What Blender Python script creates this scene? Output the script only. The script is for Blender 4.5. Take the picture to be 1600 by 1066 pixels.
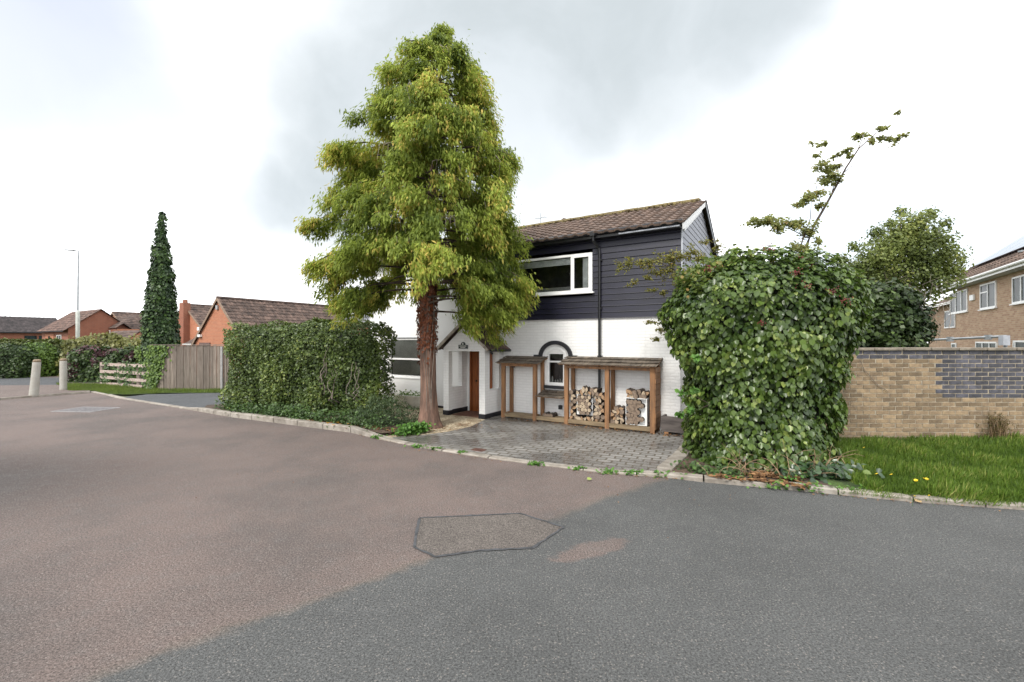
import bpy, math, random
import numpy as np
from mathutils import Vector, Matrix, noise
for o in list(bpy.data.objects): bpy.data.objects.remove(o)
rng = np.random.default_rng(7); random.seed(7)
SC = bpy.context.scene; COL = SC.collection
# ------------------------------------------------------------------ camera, world, sun, exposure
F, H = 690.0, 2.1
cam = bpy.data.objects.new('camera', bpy.data.cameras.new('camera')); COL.objects.link(cam)
cam.location = (0, 0, H); cam.rotation_euler = (math.radians(90), 0, 0)
cam.data.sensor_width = 36; cam.data.lens = 36*F/1600; cam.data.clip_end = 2000; cam.data.clip_start = .05
SC.camera = cam
SC.view_settings.view_transform = 'Standard'; SC.view_settings.look = 'None'
SC.view_settings.exposure = 0.75; SC.view_settings.gamma = 1
SC.cycles.max_bounces = 6; SC.cycles.transparent_max_bounces = 12
SUN_EL, SUN_AZ = math.radians(46), math.radians(212)       # azimuth clockwise from +Y
W = bpy.data.worlds.new('World'); SC.world = W; W.use_nodes = True
nt = W.node_tree; nt.nodes.clear()
def N(nt, t, **k):
    n = nt.nodes.new(t)
    for a, b in k.items():
        if a == 'ins':
            for i, v in b.items():
                if hasattr(v, 'is_linked') or isinstance(v, bpy.types.NodeSocket): nt.links.new(v, n.inputs[i])
                else: n.inputs[i].default_value = v
        else: setattr(n, a, b)
    return n
def M_(nt, op, a, b=None, c=None, clamp=False):
    n = N(nt, 'ShaderNodeMath', operation=op, use_clamp=clamp)
    for i, v in enumerate((a, b, c)):
        if v is None: continue
        if isinstance(v, bpy.types.NodeSocket): nt.links.new(v, n.inputs[i])
        else: n.inputs[i].default_value = v
    return n.outputs[0]
def smooth(nt, v, a, b):
    n = N(nt, 'ShaderNodeMapRange', interpolation_type='SMOOTHSTEP', ins={0: v, 1: a, 2: b, 3: 0.0, 4: 1.0}); return n.outputs[0]
def mixc(nt, f, a, b, bt='MIX'):
    n = N(nt, 'ShaderNodeMix', data_type='RGBA', blend_type=bt)
    for i, v in ((0, f), (6, a), (7, b)):
        if isinstance(v, bpy.types.NodeSocket): nt.links.new(v, n.inputs[i])
        else: n.inputs[i].default_value = v if not isinstance(v, tuple) else (v if len(v) == 4 else (*v, 1))
    return n.outputs[2]
sky = N(nt, 'ShaderNodeTexSky', sky_type='NISHITA', sun_disc=False, sun_elevation=SUN_EL, sun_rotation=SUN_AZ, air_density=1.0, dust_density=1.5)
tc = N(nt, 'ShaderNodeTexCoord').outputs['Generated']
nz = N(nt, 'ShaderNodeTexNoise', ins={'Vector': tc, 'Scale': 2.2, 'Detail': 5.0, 'Roughness': .5})
wv = N(nt, 'ShaderNodeVectorMath', operation='MULTIPLY_ADD', ins={0: nz.outputs['Color'], 1: (.34, .34, .34), 2: (-.17, -.17, -.17)})
dv = N(nt, 'ShaderNodeVectorMath', operation='ADD', ins={0: tc, 1: wv.outputs[0]})
dn = N(nt, 'ShaderNodeVectorMath', operation='NORMALIZE', ins={0: dv.outputs[0]}).outputs[0]
def blob(px, py, r0, r1):                                     # soft cloud mass about a sky direction (degrees)
    d = Vector((px-800, F, 533-py)).normalized()
    dt = N(nt, 'ShaderNodeVectorMath', operation='DOT_PRODUCT', ins={0: dn, 1: tuple(d)}).outputs['Value']
    return smooth(nt, dt, math.cos(math.radians(r1)), math.cos(math.radians(r0)))
grey = None
for b in ((800, 40, 0, 33), (640, 190, 0, 25), (560, 300, 0, 17), (1000, 0, 0, 25), (470, 330, 0, 10), (880, 120, 0, 20), (1150, 10, 0, 15)):
    m = blob(*b); grey = m if grey is None else M_(nt, 'MAXIMUM', grey, m)
grey = M_(nt, 'MAXIMUM', grey, M_(nt, 'MULTIPLY', M_(nt, 'MAXIMUM', blob(380, -20, 0, 24), blob(430, 250, 0, 17)), .55))
lav = M_(nt, 'MAXIMUM', blob(40, 90, 2, 17), blob(10, 175, 1, 9))
blue = M_(nt, 'MAXIMUM', blob(1560, 340, 2, 10), M_(nt, 'MAXIMUM', blob(1330, 400, 1, 9), blob(1440, 350, 1, 8)))
skyc = N(nt, 'ShaderNodeVectorMath', operation='SCALE', ins={0: sky.outputs[0], 'Scale': 1.0}).outputs[0]
fine = N(nt, 'ShaderNodeTexNoise', ins={'Vector': dv.outputs[0], 'Scale': 3.4, 'Detail': 6.0, 'Roughness': .55}).outputs[0]
gcol = mixc(nt, smooth(nt, fine, .3, .7), (3.2, 3.6, 3.75), (4.3, 4.7, 4.95))
c = mixc(nt, M_(nt, 'MULTIPLY', lav, 1.0), (12.5, 12.6, 12.8), (5.8, 6.1, 7.2))
c = mixc(nt, M_(nt, 'MULTIPLY', grey, .9), c, gcol)
bl = mixc(nt, .6, skyc, (6.6, 7.6, 8.2))
c = mixc(nt, M_(nt, 'MULTIPLY', blue, .62), c, bl)
c = mixc(nt, .06, c, skyc)
bg = N(nt, 'ShaderNodeBackground', ins={0: c, 1: .1})
nt.links.new(bg.outputs[0], N(nt, 'ShaderNodeOutputWorld').inputs[0])
sd = bpy.data.lights.new('sun', 'SUN'); sun = bpy.data.objects.new('sun', sd); COL.objects.link(sun)
sd.energy = 1.8; sd.angle = math.radians(12); sd.color = (1, .96, .9)
sv = Vector((math.sin(SUN_AZ)*math.cos(SUN_EL), math.cos(SUN_AZ)*math.cos(SUN_EL), math.sin(SUN_EL)))
sun.rotation_euler = sv.to_track_quat('Z', 'Y').to_euler()

# ------------------------------------------------------------------ helpers
A0 = Vector((3.846, 10.09, 0)); RX = Vector((.8514, -.5245, 0)); DY = Vector((.5245, .8514, 0)); ROT = math.atan2(-.5245, .8514)
def G(px, py, z=0.0):                                        # a point of the ground seen in the photo
    Y = F*(H-z)/(py-533); return Vector(((px-800)/F*Y, Y, z))
def V(px, py, Y): return Vector(((px-800)/F*Y, Y, H+(533-py)/F*Y))
def tagp(o, label=None, cat=None, group=None, kind=None):
    for k, v in (('label', label), ('category', cat), ('group', group), ('kind', kind)):
        if v: o[k] = v
    return o
def empty(name, loc, rz=0, label=None, cat=None, group=None):
    o = bpy.data.objects.new(name, None); COL.objects.link(o); o.location = loc; o.rotation_euler = (0, 0, rz); o.empty_display_size = .2
    return tagp(o, label, cat, group)
def link(name, me, mat, parent=None, bevel=0, smooth_=False):
    o = bpy.data.objects.new(name, me); COL.objects.link(o)
    for m in (mat if isinstance(mat, (list, tuple)) else [mat]): me.materials.append(m)
    if parent: o.parent = parent
    if bevel:
        b = o.modifiers.new('bevel', 'BEVEL'); b.width = bevel; b.segments = 2; b.limit_method = 'ANGLE'
    if smooth_:
        me.polygons.foreach_set('use_smooth', [True]*len(me.polygons))
    return o
class MB:
    def __init__(s): s.v = []; s.f = []; s.m = []
    def add(s, vs, fs, mi=0):
        b = len(s.v); s.v += [tuple(v) for v in vs]; s.f += [tuple(i+b for i in f) for f in fs]; s.m += [mi]*len(fs); return s
    def box(s, x0, x1, y0, y1, z0, z1, mi=0, M=None):
        vs = [Vector((x, y, z)) for z in (z0, z1) for y in (y0, y1) for x in (x0, x1)]
        if M: vs = [M @ v for v in vs]
        return s.add(vs, [(0,2,3,1),(4,5,7,6),(0,1,5,4),(2,6,7,3),(0,4,6,2),(1,3,7,5)], mi)
    def bar(s, a, b, w, h, mi=0):                            # box from a to b, w wide, h high (centred)
        a = Vector(a); b = Vector(b); d = (b-a); L = d.length; q = d.to_track_quat('X', 'Z').to_matrix().to_4x4()
        return s.box(0, L, -w/2, w/2, -h/2, h/2, mi, Matrix.Translation(a) @ q)
    def prism(s, poly, axis, a, b, mi=0):                    # polygon in the plane across an axis, extruded a..b
        def P(u, v, w): return {'x': (w, u, v), 'y': (u, w, v), 'z': (u, v, w)}[axis]
        n = len(poly); vs = [P(u, v, a) for u, v in poly]+[P(u, v, b) for u, v in poly]
        return s.add(vs, [tuple(range(n))[::-1], tuple(range(n, 2*n))]+[(i, (i+1) % n, n+(i+1) % n, n+i) for i in range(n)], mi)
    def tube(s, pts, rad, n=8, mi=0, cap=True):
        pts = [Vector(p) for p in pts]; rad = rad if hasattr(rad, '__len__') else [rad]*len(pts)
        vs = []; up = Vector((.13, .21, 1)).normalized()
        for i, p in enumerate(pts):
            d = (pts[min(i+1, len(pts)-1)]-pts[max(i-1, 0)]).normalized()
            a = d.cross(up if abs(d.dot(up)) < .95 else Vector((1, .1, 0))).normalized(); b = d.cross(a)
            vs += [p+(a*math.cos(t)+b*math.sin(t))*rad[i] for t in [2*math.pi*k/n for k in range(n)]]
        fs = [(i*n+k, i*n+(k+1) % n, (i+1)*n+(k+1) % n, (i+1)*n+k) for i in range(len(pts)-1) for k in range(n)]
        if cap: fs += [tuple(range(n))[::-1], tuple(range((len(pts)-1)*n, len(pts)*n))]
        return s.add(vs, fs, mi)
    def lathe(s, prof, n=20, c=(0, 0), mi=0, M=None):        # (r, z) profile
        vs = [Vector((c[0]+r*math.cos(2*math.pi*k/n), c[1]+r*math.sin(2*math.pi*k/n), z)) for r, z in prof for k in range(n)]
        if M: vs = [M @ v for v in vs]
        fs = [(i*n+k, i*n+(k+1) % n, (i+1)*n+(k+1) % n, (i+1)*n+k) for i in range(len(prof)-1) for k in range(n)]
        fs += [tuple(range(n))[::-1], tuple(range((len(prof)-1)*n, len(prof)*n))]
        return s.add(vs, fs, mi)
    def build(s, name, mat, parent=None, bevel=0, smooth_=False):
        me = bpy.data.meshes.new(name); me.from_pydata(s.v, [], s.f)
        o = link(name, me, mat, parent, bevel, smooth_)
        if any(s.m): me.polygons.foreach_set('material_index', s.m)
        return o
def wall_holes(mb, x0, x1, z0, z1, holes, y, depth=.12, mi=0, flip=False):   # wall face at y with openings and their reveals
    xs = sorted({x0, x1, *[h[0] for h in holes], *[h[1] for h in holes]}); zs = sorted({z0, z1, *[h[2] for h in holes], *[h[3] for h in holes]})
    for i in range(len(xs)-1):
        for j in range(len(zs)-1):
            cx, cz = (xs[i]+xs[i+1])/2, (zs[j]+zs[j+1])/2
            if any(h[0] < cx < h[1] and h[2] < cz < h[3] for h in holes): continue
            mb.add([(xs[i], y, zs[j]), (xs[i+1], y, zs[j]), (xs[i+1], y, zs[j+1]), (xs[i], y, zs[j+1])], [(0,1,2,3)], mi)
    for a, b, c_, d in holes:
        Y = y+depth
        mb.add([(a,y,c_),(b,y,c_),(b,y,d),(a,y,d),(a,Y,c_),(b,Y,c_),(b,Y,d),(a,Y,d)], [(0,4,5,1),(1,5,6,2),(2,6,7,3),(3,7,4,0)], mi)
# ---- leaves
T_LEAF = (np.array([(0,0,0),(.42,.32,.09),(.36,.74,.06),(0,1.12,-.06),(-.36,.74,.06),(-.42,.32,.09)], float), [(0,1,2,3),(0,3,4,5)])
T_QUAD = (np.array([(0,0,0),(.42,.5,.05),(0,1,0),(-.42,.5,.05)], float), [(0,1,2,3)])
T_SLIM = (np.array([(0,0,0),(.17,.45,.03),(0,1,-.05),(-.17,.45,.03)], float), [(0,1,2,3)])
T_BLADE = (np.array([(-.035,0,0),(.035,0,0),(0,1,0)], float), [(0,1,2)])
def norm(a): return a/np.maximum(np.linalg.norm(a, axis=1, keepdims=True), 1e-9)
def leaves(name, P, Nn, T, S, tmpl, mat, parent=None, tint=None):
    P = np.asarray(P, float); n = len(P); tv, tf = tmpl; k = len(tv)
    Nn = norm(Nn); T = norm(T-Nn*np.sum(T*Nn, axis=1, keepdims=True)); B = np.cross(T, Nn)
    S = np.broadcast_to(np.asarray(S, float), (n,))[:, None, None]
    v = P[:, None, :]+S*(tv[None, :, 0:1]*B[:, None, :]+tv[None, :, 1:2]*T[:, None, :]+tv[None, :, 2:3]*Nn[:, None, :])
    me = bpy.data.meshes.new(name); me.vertices.add(n*k); me.vertices.foreach_set('co', v.reshape(-1).astype(np.float32))
    fl = [len(f) for f in tf]; idx = np.concatenate([np.array(f) for f in tf])
    li = (np.arange(n)[:, None]*k+idx[None, :]).reshape(-1)
    me.loops.add(len(li)); me.loops.foreach_set('vertex_index', li.astype(np.int32))
    tot = np.tile(np.array(fl), n); st = np.concatenate([[0], np.cumsum(tot)[:-1]])
    me.polygons.add(len(tot)); me.polygons.foreach_set('loop_start', st.astype(np.int32)); me.polygons.foreach_set('loop_total', tot.astype(np.int32))
    if tint is not None:
        at = me.attributes.new('tint', 'FLOAT', 'POINT'); at.data.foreach_set('value', np.repeat(np.asarray(tint), k).astype(np.float32))
    me.update(calc_edges=True); me.validate()
    return link(name, me, mat, parent)
def rnd(n): return norm(rng.normal(size=(n, 3)))
def nz3(P, s, off=0): return np.array([noise.noise(Vector((p[0]*s+off, p[1]*s+off*.7, p[2]*s-off))) for p in P])
def perim(theta, rx, ry, p):
    return (np.abs(np.cos(theta)/rx)**p+np.abs(np.sin(theta)/ry)**p)**(-1/p)
def shell(table, n, p=2.0, amp=.12, ns=1.1, depth=.2, rz=0, seed=0, front=None, crowd=1.0):
    """points on a lumpy surface; table rows (z, cx, cy, rx, ry). front = direction kept (rest dropped)"""
    T = np.array(table, float)
    r = (T[:, 3]+T[:, 4])/2; seg = np.hypot(np.diff(r), np.diff(T[:, 0])); w = seg*(r[:-1]+r[1:]+.02)
    si = rng.choice(len(seg), n, p=w/w.sum()); u = rng.random(n)
    row = T[si]*(1-u[:, None])+T[si+1]*u[:, None]
    th = np.linspace(0, 2*np.pi, 721); rm = T[np.argmax(r)]; pr = perim(th, rm[3], rm[4], p); xy = np.stack([pr*np.cos(th), pr*np.sin(th)], 1)
    cl = np.concatenate([[0], np.cumsum(np.hypot(*np.diff(xy, axis=0).T))]); t = np.interp(rng.random(n)*cl[-1], cl, th)
    R = perim(t, np.maximum(row[:, 3], .01), np.maximum(row[:, 4], .01), p)
    x = R*np.cos(t); y = R*np.sin(t); e = 1e-2
    R2 = perim(t+e, np.maximum(row[:, 3], .01), np.maximum(row[:, 4], .01), p)
    tx = R2*np.cos(t+e)-x; ty = R2*np.sin(t+e)-y; nxy = norm(np.stack([ty, -tx, 0*tx], 1))
    dr = r[si+1]-r[si]; dz = T[si+1, 0]-T[si, 0]; L = np.hypot(dr, dz)+1e-9
    Nn = norm(np.stack([nxy[:, 0]*dz/L, nxy[:, 1]*dz/L, -dr/L], 1))
    c, s = math.cos(rz), math.sin(rz)
    rot = lambda a: np.stack([a[:, 0]*c-a[:, 1]*s, a[:, 0]*s+a[:, 1]*c, a[:, 2]], 1)
    P = rot(np.stack([x, y, 0*x], 1))+np.stack([row[:, 1], row[:, 2], row[:, 0]], 1); Nn = rot(Nn)
    a = nz3(P, ns, seed)+.5*nz3(P, ns*2.3, seed+9)+.3*nz3(P, ns*5, seed+5)
    P = P+Nn*(amp*a*1.3)[:, None]-Nn*(rng.random(n)**2*depth)[:, None]
    keep = np.ones(n, bool)
    if front is not None: keep = Nn@np.array(front) > -.35
    return P[keep], Nn[keep], a[keep]
def lathe_core(name, table, mat, parent, p=2.0, k=.8, rz=0, amp=.1):  # solid dark filler added inside foliage to block see-through, not modelled stems
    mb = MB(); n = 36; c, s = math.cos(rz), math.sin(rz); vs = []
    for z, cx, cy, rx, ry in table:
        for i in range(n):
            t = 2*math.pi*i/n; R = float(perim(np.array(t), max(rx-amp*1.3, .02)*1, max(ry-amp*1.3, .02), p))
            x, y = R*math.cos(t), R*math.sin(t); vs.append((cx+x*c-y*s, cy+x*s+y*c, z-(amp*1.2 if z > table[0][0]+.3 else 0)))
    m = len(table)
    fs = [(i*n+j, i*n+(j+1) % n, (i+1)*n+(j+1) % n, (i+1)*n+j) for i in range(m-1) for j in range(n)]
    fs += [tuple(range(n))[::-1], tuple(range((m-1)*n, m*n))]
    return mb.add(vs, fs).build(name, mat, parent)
def foliage(name, parent, table, n, size, mat, tmpl=T_QUAD, p=2.0, amp=.12, ns=1.1, depth=.2, rz=0, seed=0, droop=.6, jit=.6, front=None, hang=-1):
    P, Nn, a = shell(table, n, p, amp, ns, depth, rz, seed, front); n = len(P)
    Nl = norm(Nn+rnd(n)*jit+np.array([0, 0, .25])); T = norm(rnd(n)*.6+Nn*.3+np.array([0, 0, hang*droop]))
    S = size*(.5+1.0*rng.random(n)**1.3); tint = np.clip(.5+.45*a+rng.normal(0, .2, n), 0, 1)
    return leaves(name, P, Nl, T, S, tmpl, mat, parent, tint)

# ------------------------------------------------------------------ materials
MATS = {}
def mat(name, col, rough=.8, var=.15, scale=6.0, bump=0, bscale=40.0, spec=.5, metal=0, col2=None, stretch=None, island=0, coat=0):
    if name in MATS: return MATS[name]
    m = bpy.data.materials.new(name); m.use_nodes = True; t = m.node_tree; b = t.nodes['Principled BSDF']; MATS[name] = m
    b.inputs['Roughness'].default_value = rough; b.inputs['Specular IOR Level'].default_value = spec; b.inputs['Metallic'].default_value = metal
    co = N(t, 'ShaderNodeTexCoord').outputs['Object']
    if stretch: co = N(t, 'ShaderNodeMapping', ins={0: co, 'Scale': stretch}).outputs[0]
    n1 = N(t, 'ShaderNodeTexNoise', ins={'Vector': co, 'Scale': scale, 'Detail': 6.0, 'Roughness': .6})
    c2 = col2 or tuple(x*(1-2.2*var) for x in col); c1 = col if col2 else tuple(min(1, x*(1+var)) for x in col)
    c = mixc(t, smooth(t, n1.outputs[0], .3, .7), c1, c2)
    if island:
        g = N(t, 'ShaderNodeNewGeometry').outputs['Random Per Island']
        c = mixc(t, 1.0, c, N(t, 'ShaderNodeCombineColor', ins={0: M_(t, 'MULTIPLY_ADD', g, island*2, 1-island), 1: M_(t, 'MULTIPLY_ADD', g, island*2, 1-island), 2: M_(t, 'MULTIPLY_ADD', g, island*2, 1-island)}).outputs[0], 'MULTIPLY')
    t.links.new(c, b.inputs['Base Color'])
    if bump:
        n2 = N(t, 'ShaderNodeTexNoise', ins={'Vector': co, 'Scale': bscale, 'Detail': 5.0})
        t.links.new(N(t, 'ShaderNodeBump', ins={'Strength': bump, 'Distance': .01, 'Height': n2.outputs[0]}).outputs[0], b.inputs['Normal'])
    return m
def leafmat(name, dark, light, tip=None, rough=.45, trans=.3, spec=.35):
    m = bpy.data.materials.new(name); m.use_nodes = True; t = m.node_tree; b = t.nodes['Principled BSDF']
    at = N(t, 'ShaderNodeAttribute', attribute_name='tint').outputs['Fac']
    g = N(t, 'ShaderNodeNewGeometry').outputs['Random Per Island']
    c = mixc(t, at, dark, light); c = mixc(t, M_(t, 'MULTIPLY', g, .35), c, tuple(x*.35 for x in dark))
    if tip: c = mixc(t, smooth(t, M_(t, 'MULTIPLY_ADD', M_(t, 'FRACT', M_(t, 'MULTIPLY', g, 7.3)), .4, M_(t, 'MULTIPLY', at, .6)), .70, .92), c, tip)
    t.links.new(c, b.inputs['Base Color']); b.inputs['Roughness'].default_value = rough; b.inputs['Specular IOR Level'].default_value = spec
    tr = N(t, 'ShaderNodeBsdfTranslucent', ins={0: mixc(t, .5, c, light)})
    mx = N(t, 'ShaderNodeMixShader', ins={0: trans, 1: b.outputs[0], 2: tr.outputs[0]})
    t.links.new(mx.outputs[0], t.nodes['Material Output'].inputs[0]); return m
def brickmat(name, c1, c2, mortar, bw=.225, bh=.075, ms=.01, rough=.85, bump=.5, painted=False):
    m = bpy.data.materials.new(name); m.use_nodes = True; t = m.node_tree; b = t.nodes['Principled BSDF']
    co = N(t, 'ShaderNodeTexCoord').outputs['Object']; sp = N(t, 'ShaderNodeSeparateXYZ', ins={0: co})
    uv = N(t, 'ShaderNodeCombineXYZ', ins={0: M_(t, 'ADD', sp.outputs[0], sp.outputs[1]), 1: sp.outputs[2]}).outputs[0]
    br = N(t, 'ShaderNodeTexBrick', ins={'Vector': uv, 'Color1': (*c1, 1), 'Color2': (*c2, 1), 'Mortar': (*mortar, 1), 'Scale': 1.0, 'Mortar Size': ms, 'Mortar Smooth': .3, 'Bias': 0.0, 'Brick Width': bw, 'Row Height': bh})
    n1 = N(t, 'ShaderNodeTexNoise', ins={'Vector': co, 'Scale': 2.0, 'Detail': 7.0, 'Roughness': .65})
    n2 = N(t, 'ShaderNodeTexNoise', ins={'Vector': co, 'Scale': 45.0, 'Detail': 4.0})
    c = mixc(t, M_(t, 'MULTIPLY', smooth(t, n1.outputs[0], .42, .72), .14 if painted else .35), br.outputs[0], tuple(x*.55 for x in c1))
    if painted:   # weathering runs and grime low on the wall
        st = N(t, 'ShaderNodeTexNoise', ins={'Vector': N(t, 'ShaderNodeMapping', ins={0: co, 'Scale': (7., 7., .8)}).outputs[0], 'Scale': 1.0, 'Detail': 6.0})
        g = M_(t, 'MULTIPLY', smooth(t, st.outputs[0], .55, .75), .10); c = mixc(t, g, c, (.42, .40, .36))
    else: c = mixc(t, M_(t, 'MULTIPLY', n2.outputs[0], .3), c, tuple(min(1, x*1.4) for x in c2))
    t.links.new(c, b.inputs['Base Color']); b.inputs['Roughness'].default_value = rough
    h = M_(t, 'ADD', M_(t, 'MULTIPLY', br.outputs['Fac'], -1.0), M_(t, 'MULTIPLY', n2.outputs[0], .35))
    t.links.new(N(t, 'ShaderNodeBump', ins={'Strength': bump, 'Distance': .008, 'Height': h}).outputs[0], b.inputs['Normal'])
    return m
def asphalt(name, base, red=None, split=False, patch=None):
    m = bpy.data.materials.new(name); m.use_nodes = True; t = m.node_tree; b = t.nodes['Principled BSDF']
    co = N(t, 'ShaderNodeTexCoord').outputs['Object']; sp = N(t, 'ShaderNodeSeparateXYZ', ins={0: co})
    big = N(t, 'ShaderNodeTexNoise', ins={'Vector': co, 'Scale': .55, 'Detail': 6.0, 'Roughness': .6}).outputs[0]
    mid = N(t, 'ShaderNodeTexNoise', ins={'Vector': co, 'Scale': 5.0, 'Detail': 6.0, 'Roughness': .7}).outputs[0]
    fin = N(t, 'ShaderNodeTexNoise', ins={'Vector': co, 'Scale': 62.0, 'Detail': 6.0, 'Roughness': .85}).outputs[0]
    vo = N(t, 'ShaderNodeTexVoronoi', ins={'Vector': co, 'Scale': 110.0})
    c = (*base, 1)
    if split:
        d = M_(t, 'SUBTRACT', sp.outputs[1], M_(t, 'MULTIPLY_ADD', sp.outputs[0], .81, 4.87))     # >0: the older red surfacing
        edge = M_(t, 'ADD', M_(t, 'ADD', d, M_(t, 'MULTIPLY_ADD', mid, .42, -.21)), M_(t, 'MULTIPLY_ADD', big, .5, -.25))
        f = smooth(t, edge, -.06, .10)
        # scraped patch that shows the red layer
        ex = M_(t, 'SUBTRACT', sp.outputs[0], .80); ey = M_(t, 'SUBTRACT', sp.outputs[1], 4.45)
        a = M_(t, 'ADD', M_(t, 'MULTIPLY', ex, .86), M_(t, 'MULTIPLY', ey, .5)); q = M_(t, 'SUBTRACT', M_(t, 'MULTIPLY', ey, .86), M_(t, 'MULTIPLY', ex, .5))
        rr = M_(t, 'SQRT', M_(t, 'ADD', M_(t, 'POWER', M_(t, 'DIVIDE', a, .48), 2.0), M_(t, 'POWER', M_(t, 'DIVIDE', q, .15), 2.0)))
        pf = smooth(t, M_(t, 'ADD', rr, M_(t, 'MULTIPLY_ADD', mid, 1.6, -.8)), 1.15, .7)
        f2 = M_(t, 'MAXIMUM', f, M_(t, 'MULTIPLY', pf, .9))
        ri = M_(t, 'MULTIPLY', smooth(t, M_(t, 'ABSOLUTE', edge), .14, .0), .35)
        c = mixc(t, f2, (*base, 1), (*red, 1))
        sx = M_(t, 'ADD', sp.outputs[0], 9.2); sy = M_(t, 'SUBTRACT', sp.outputs[1], 6.3)      # shade at the left edge, put into the road colour
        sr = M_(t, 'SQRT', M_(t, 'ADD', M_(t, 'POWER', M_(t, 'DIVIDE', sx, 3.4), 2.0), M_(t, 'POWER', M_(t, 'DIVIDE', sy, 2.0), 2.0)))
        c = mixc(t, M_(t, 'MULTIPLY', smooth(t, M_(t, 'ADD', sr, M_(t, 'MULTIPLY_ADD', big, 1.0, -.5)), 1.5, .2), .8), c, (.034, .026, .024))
        c = mixc(t, ri, c, (.20, .152, .118))
    c = mixc(t, M_(t, 'MULTIPLY', smooth(t, big, .35, .7), .5), c, tuple(x*.62 for x in base))
    c = mixc(t, M_(t, 'MULTIPLY', smooth(t, mid, .45, .7), .22), c, tuple(min(1, x*1.5) for x in base))
    c = mixc(t, 1.0, c, N(t, 'ShaderNodeValToRGB', ins={0: fin}).outputs[0], 'MULTIPLY')
    r = [n for n in t.nodes if n.bl_idname == 'ShaderNodeValToRGB'][-1].color_ramp
    r.elements[0].position = .38; r.elements[0].color = (.22, .22, .22, 1); r.elements[1].position = .62; r.elements[1].color = (1.6, 1.6, 1.6, 1)
    wh = smooth(t, N(t, 'ShaderNodeSeparateColor', ins={0: vo.outputs['Color']}).outputs[0],   .93, .99)
    c = mixc(t, M_(t, 'MULTIPLY', wh, .35), c, (.40, .36, .32))
    t.links.new(c, b.inputs['Base Color']); b.inputs['Roughness'].default_value = .82; b.inputs['Specular IOR Level'].default_value = .3
    hh = M_(t, 'ADD', fin, M_(t, 'MULTIPLY', vo.outputs['Distance'], -.6))
    t.links.new(N(t, 'ShaderNodeBump', ins={'Strength': .9, 'Distance': .01, 'Height': hh}).outputs[0], b.inputs['Normal'])
    return m
def pavemat():
    m = bpy.data.materials.new('block_paving'); m.use_nodes = True; t = m.node_tree; b = t.nodes['Principled BSDF']
    co = N(t, 'ShaderNodeTexCoord').outputs['Object']
    mp = N(t, 'ShaderNodeMapping', ins={0: co, 'Rotation': (0, 0, math.radians(24))}).outputs[0]
    wz = N(t, 'ShaderNodeTexNoise', ins={'Vector': co, 'Scale': 1.2, 'Detail': 2.0})
    mp = N(t, 'ShaderNodeVectorMath', operation='MULTIPLY_ADD', ins={0: wz.outputs['Color'], 1: (.06, .06, 0), 2: mp}).outputs[0]
    br = N(t, 'ShaderNodeTexBrick', offset=.5, ins={'Vector': mp, 'Color1': (.28, .27, .255, 1), 'Color2': (.18, .175, .165, 1), 'Mortar': (.085, .07, .05, 1), 'Scale': 1.0, 'Mortar Size': .019, 'Mortar Smooth': .25, 'Brick Width': .25, 'Row Height': .155})
    big = N(t, 'ShaderNodeTexNoise', ins={'Vector': N(t, 'ShaderNodeMapping', ins={0: co, 'Rotation': (0, 0, .5), 'Scale': (.45, 1.1, 1)}).outputs[0], 'Scale': 1.1, 'Detail': 4.0}).outputs[0]
    fi = N(t, 'ShaderNodeTexNoise', ins={'Vector': co, 'Scale': 30.0, 'Detail': 5.0}).outputs[0]
    c = mixc(t, M_(t, 'MULTIPLY', smooth(t, big, .42, .62), .62), br.outputs[0], (.05, .047, .045))
    c = mixc(t, M_(t, 'MULTIPLY', fi, .3), c, (.2, .19, .17))
    t.links.new(c, b.inputs['Base Color'])
    t.links.new(M_(t, 'MULTIPLY_ADD', smooth(t, big, .38, .65), -.36, .52), b.inputs['Roughness'])
    h = M_(t, 'ADD', M_(t, 'MULTIPLY', br.outputs['Fac'], -1.0), M_(t, 'MULTIPLY', fi, .4))
    t.links.new(N(t, 'ShaderNodeBump', ins={'Strength': .7, 'Distance': .01, 'Height': h}).outputs[0], b.inputs['Normal']); return m
def granmat(name, cols, scale, rough=.9, bump=.8):           # gravel, soil: coloured cells
    m = bpy.data.materials.new(name); m.use_nodes = True; t = m.node_tree; b = t.nodes['Principled BSDF']
    co = N(t, 'ShaderNodeTexCoord').outputs['Object']; vo = N(t, 'ShaderNodeTexVoronoi', ins={'Vector': co, 'Scale': scale})
    s0 = N(t, 'ShaderNodeSeparateColor', ins={0: vo.outputs['Color']}).outputs[0]
    n1 = N(t, 'ShaderNodeTexNoise', ins={'Vector': co, 'Scale': 2.5, 'Detail': 6.0}).outputs[0]
    c = mixc(t, s0, cols[0], cols[1]); c = mixc(t, smooth(t, n1, .4, .7), c, cols[2])
    t.links.new(c, b.inputs['Base Color']); b.inputs['Roughness'].default_value = rough
    t.links.new(N(t, 'ShaderNodeBump', invert=True, ins={'Strength': bump, 'Distance': .02, 'Height': vo.outputs['Distance']}).outputs[0], b.inputs['Normal']); return m
def glassmat():
    m = bpy.data.materials.new('window_glass'); m.use_nodes = True; t = m.node_tree; t.nodes.remove(t.nodes['Principled BSDF'])
    fr = N(t, 'ShaderNodeFresnel', ins={0: 1.5}); gl = N(t, 'ShaderNodeBsdfGlossy', ins={0: (1, 1, 1, 1), 'Roughness': .02}); tr = N(t, 'ShaderNodeBsdfTransparent', ins={0: (.93, .95, .95, 1)})
    t.links.new(N(t, 'ShaderNodeMixShader', ins={0: M_(t, 'MULTIPLY', fr.outputs[0], 1.3, clamp=True), 1: tr.outputs[0], 2: gl.outputs[0]}).outputs[0], t.nodes['Material Output'].inputs[0]); return m
GLASS = glassmat()
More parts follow.
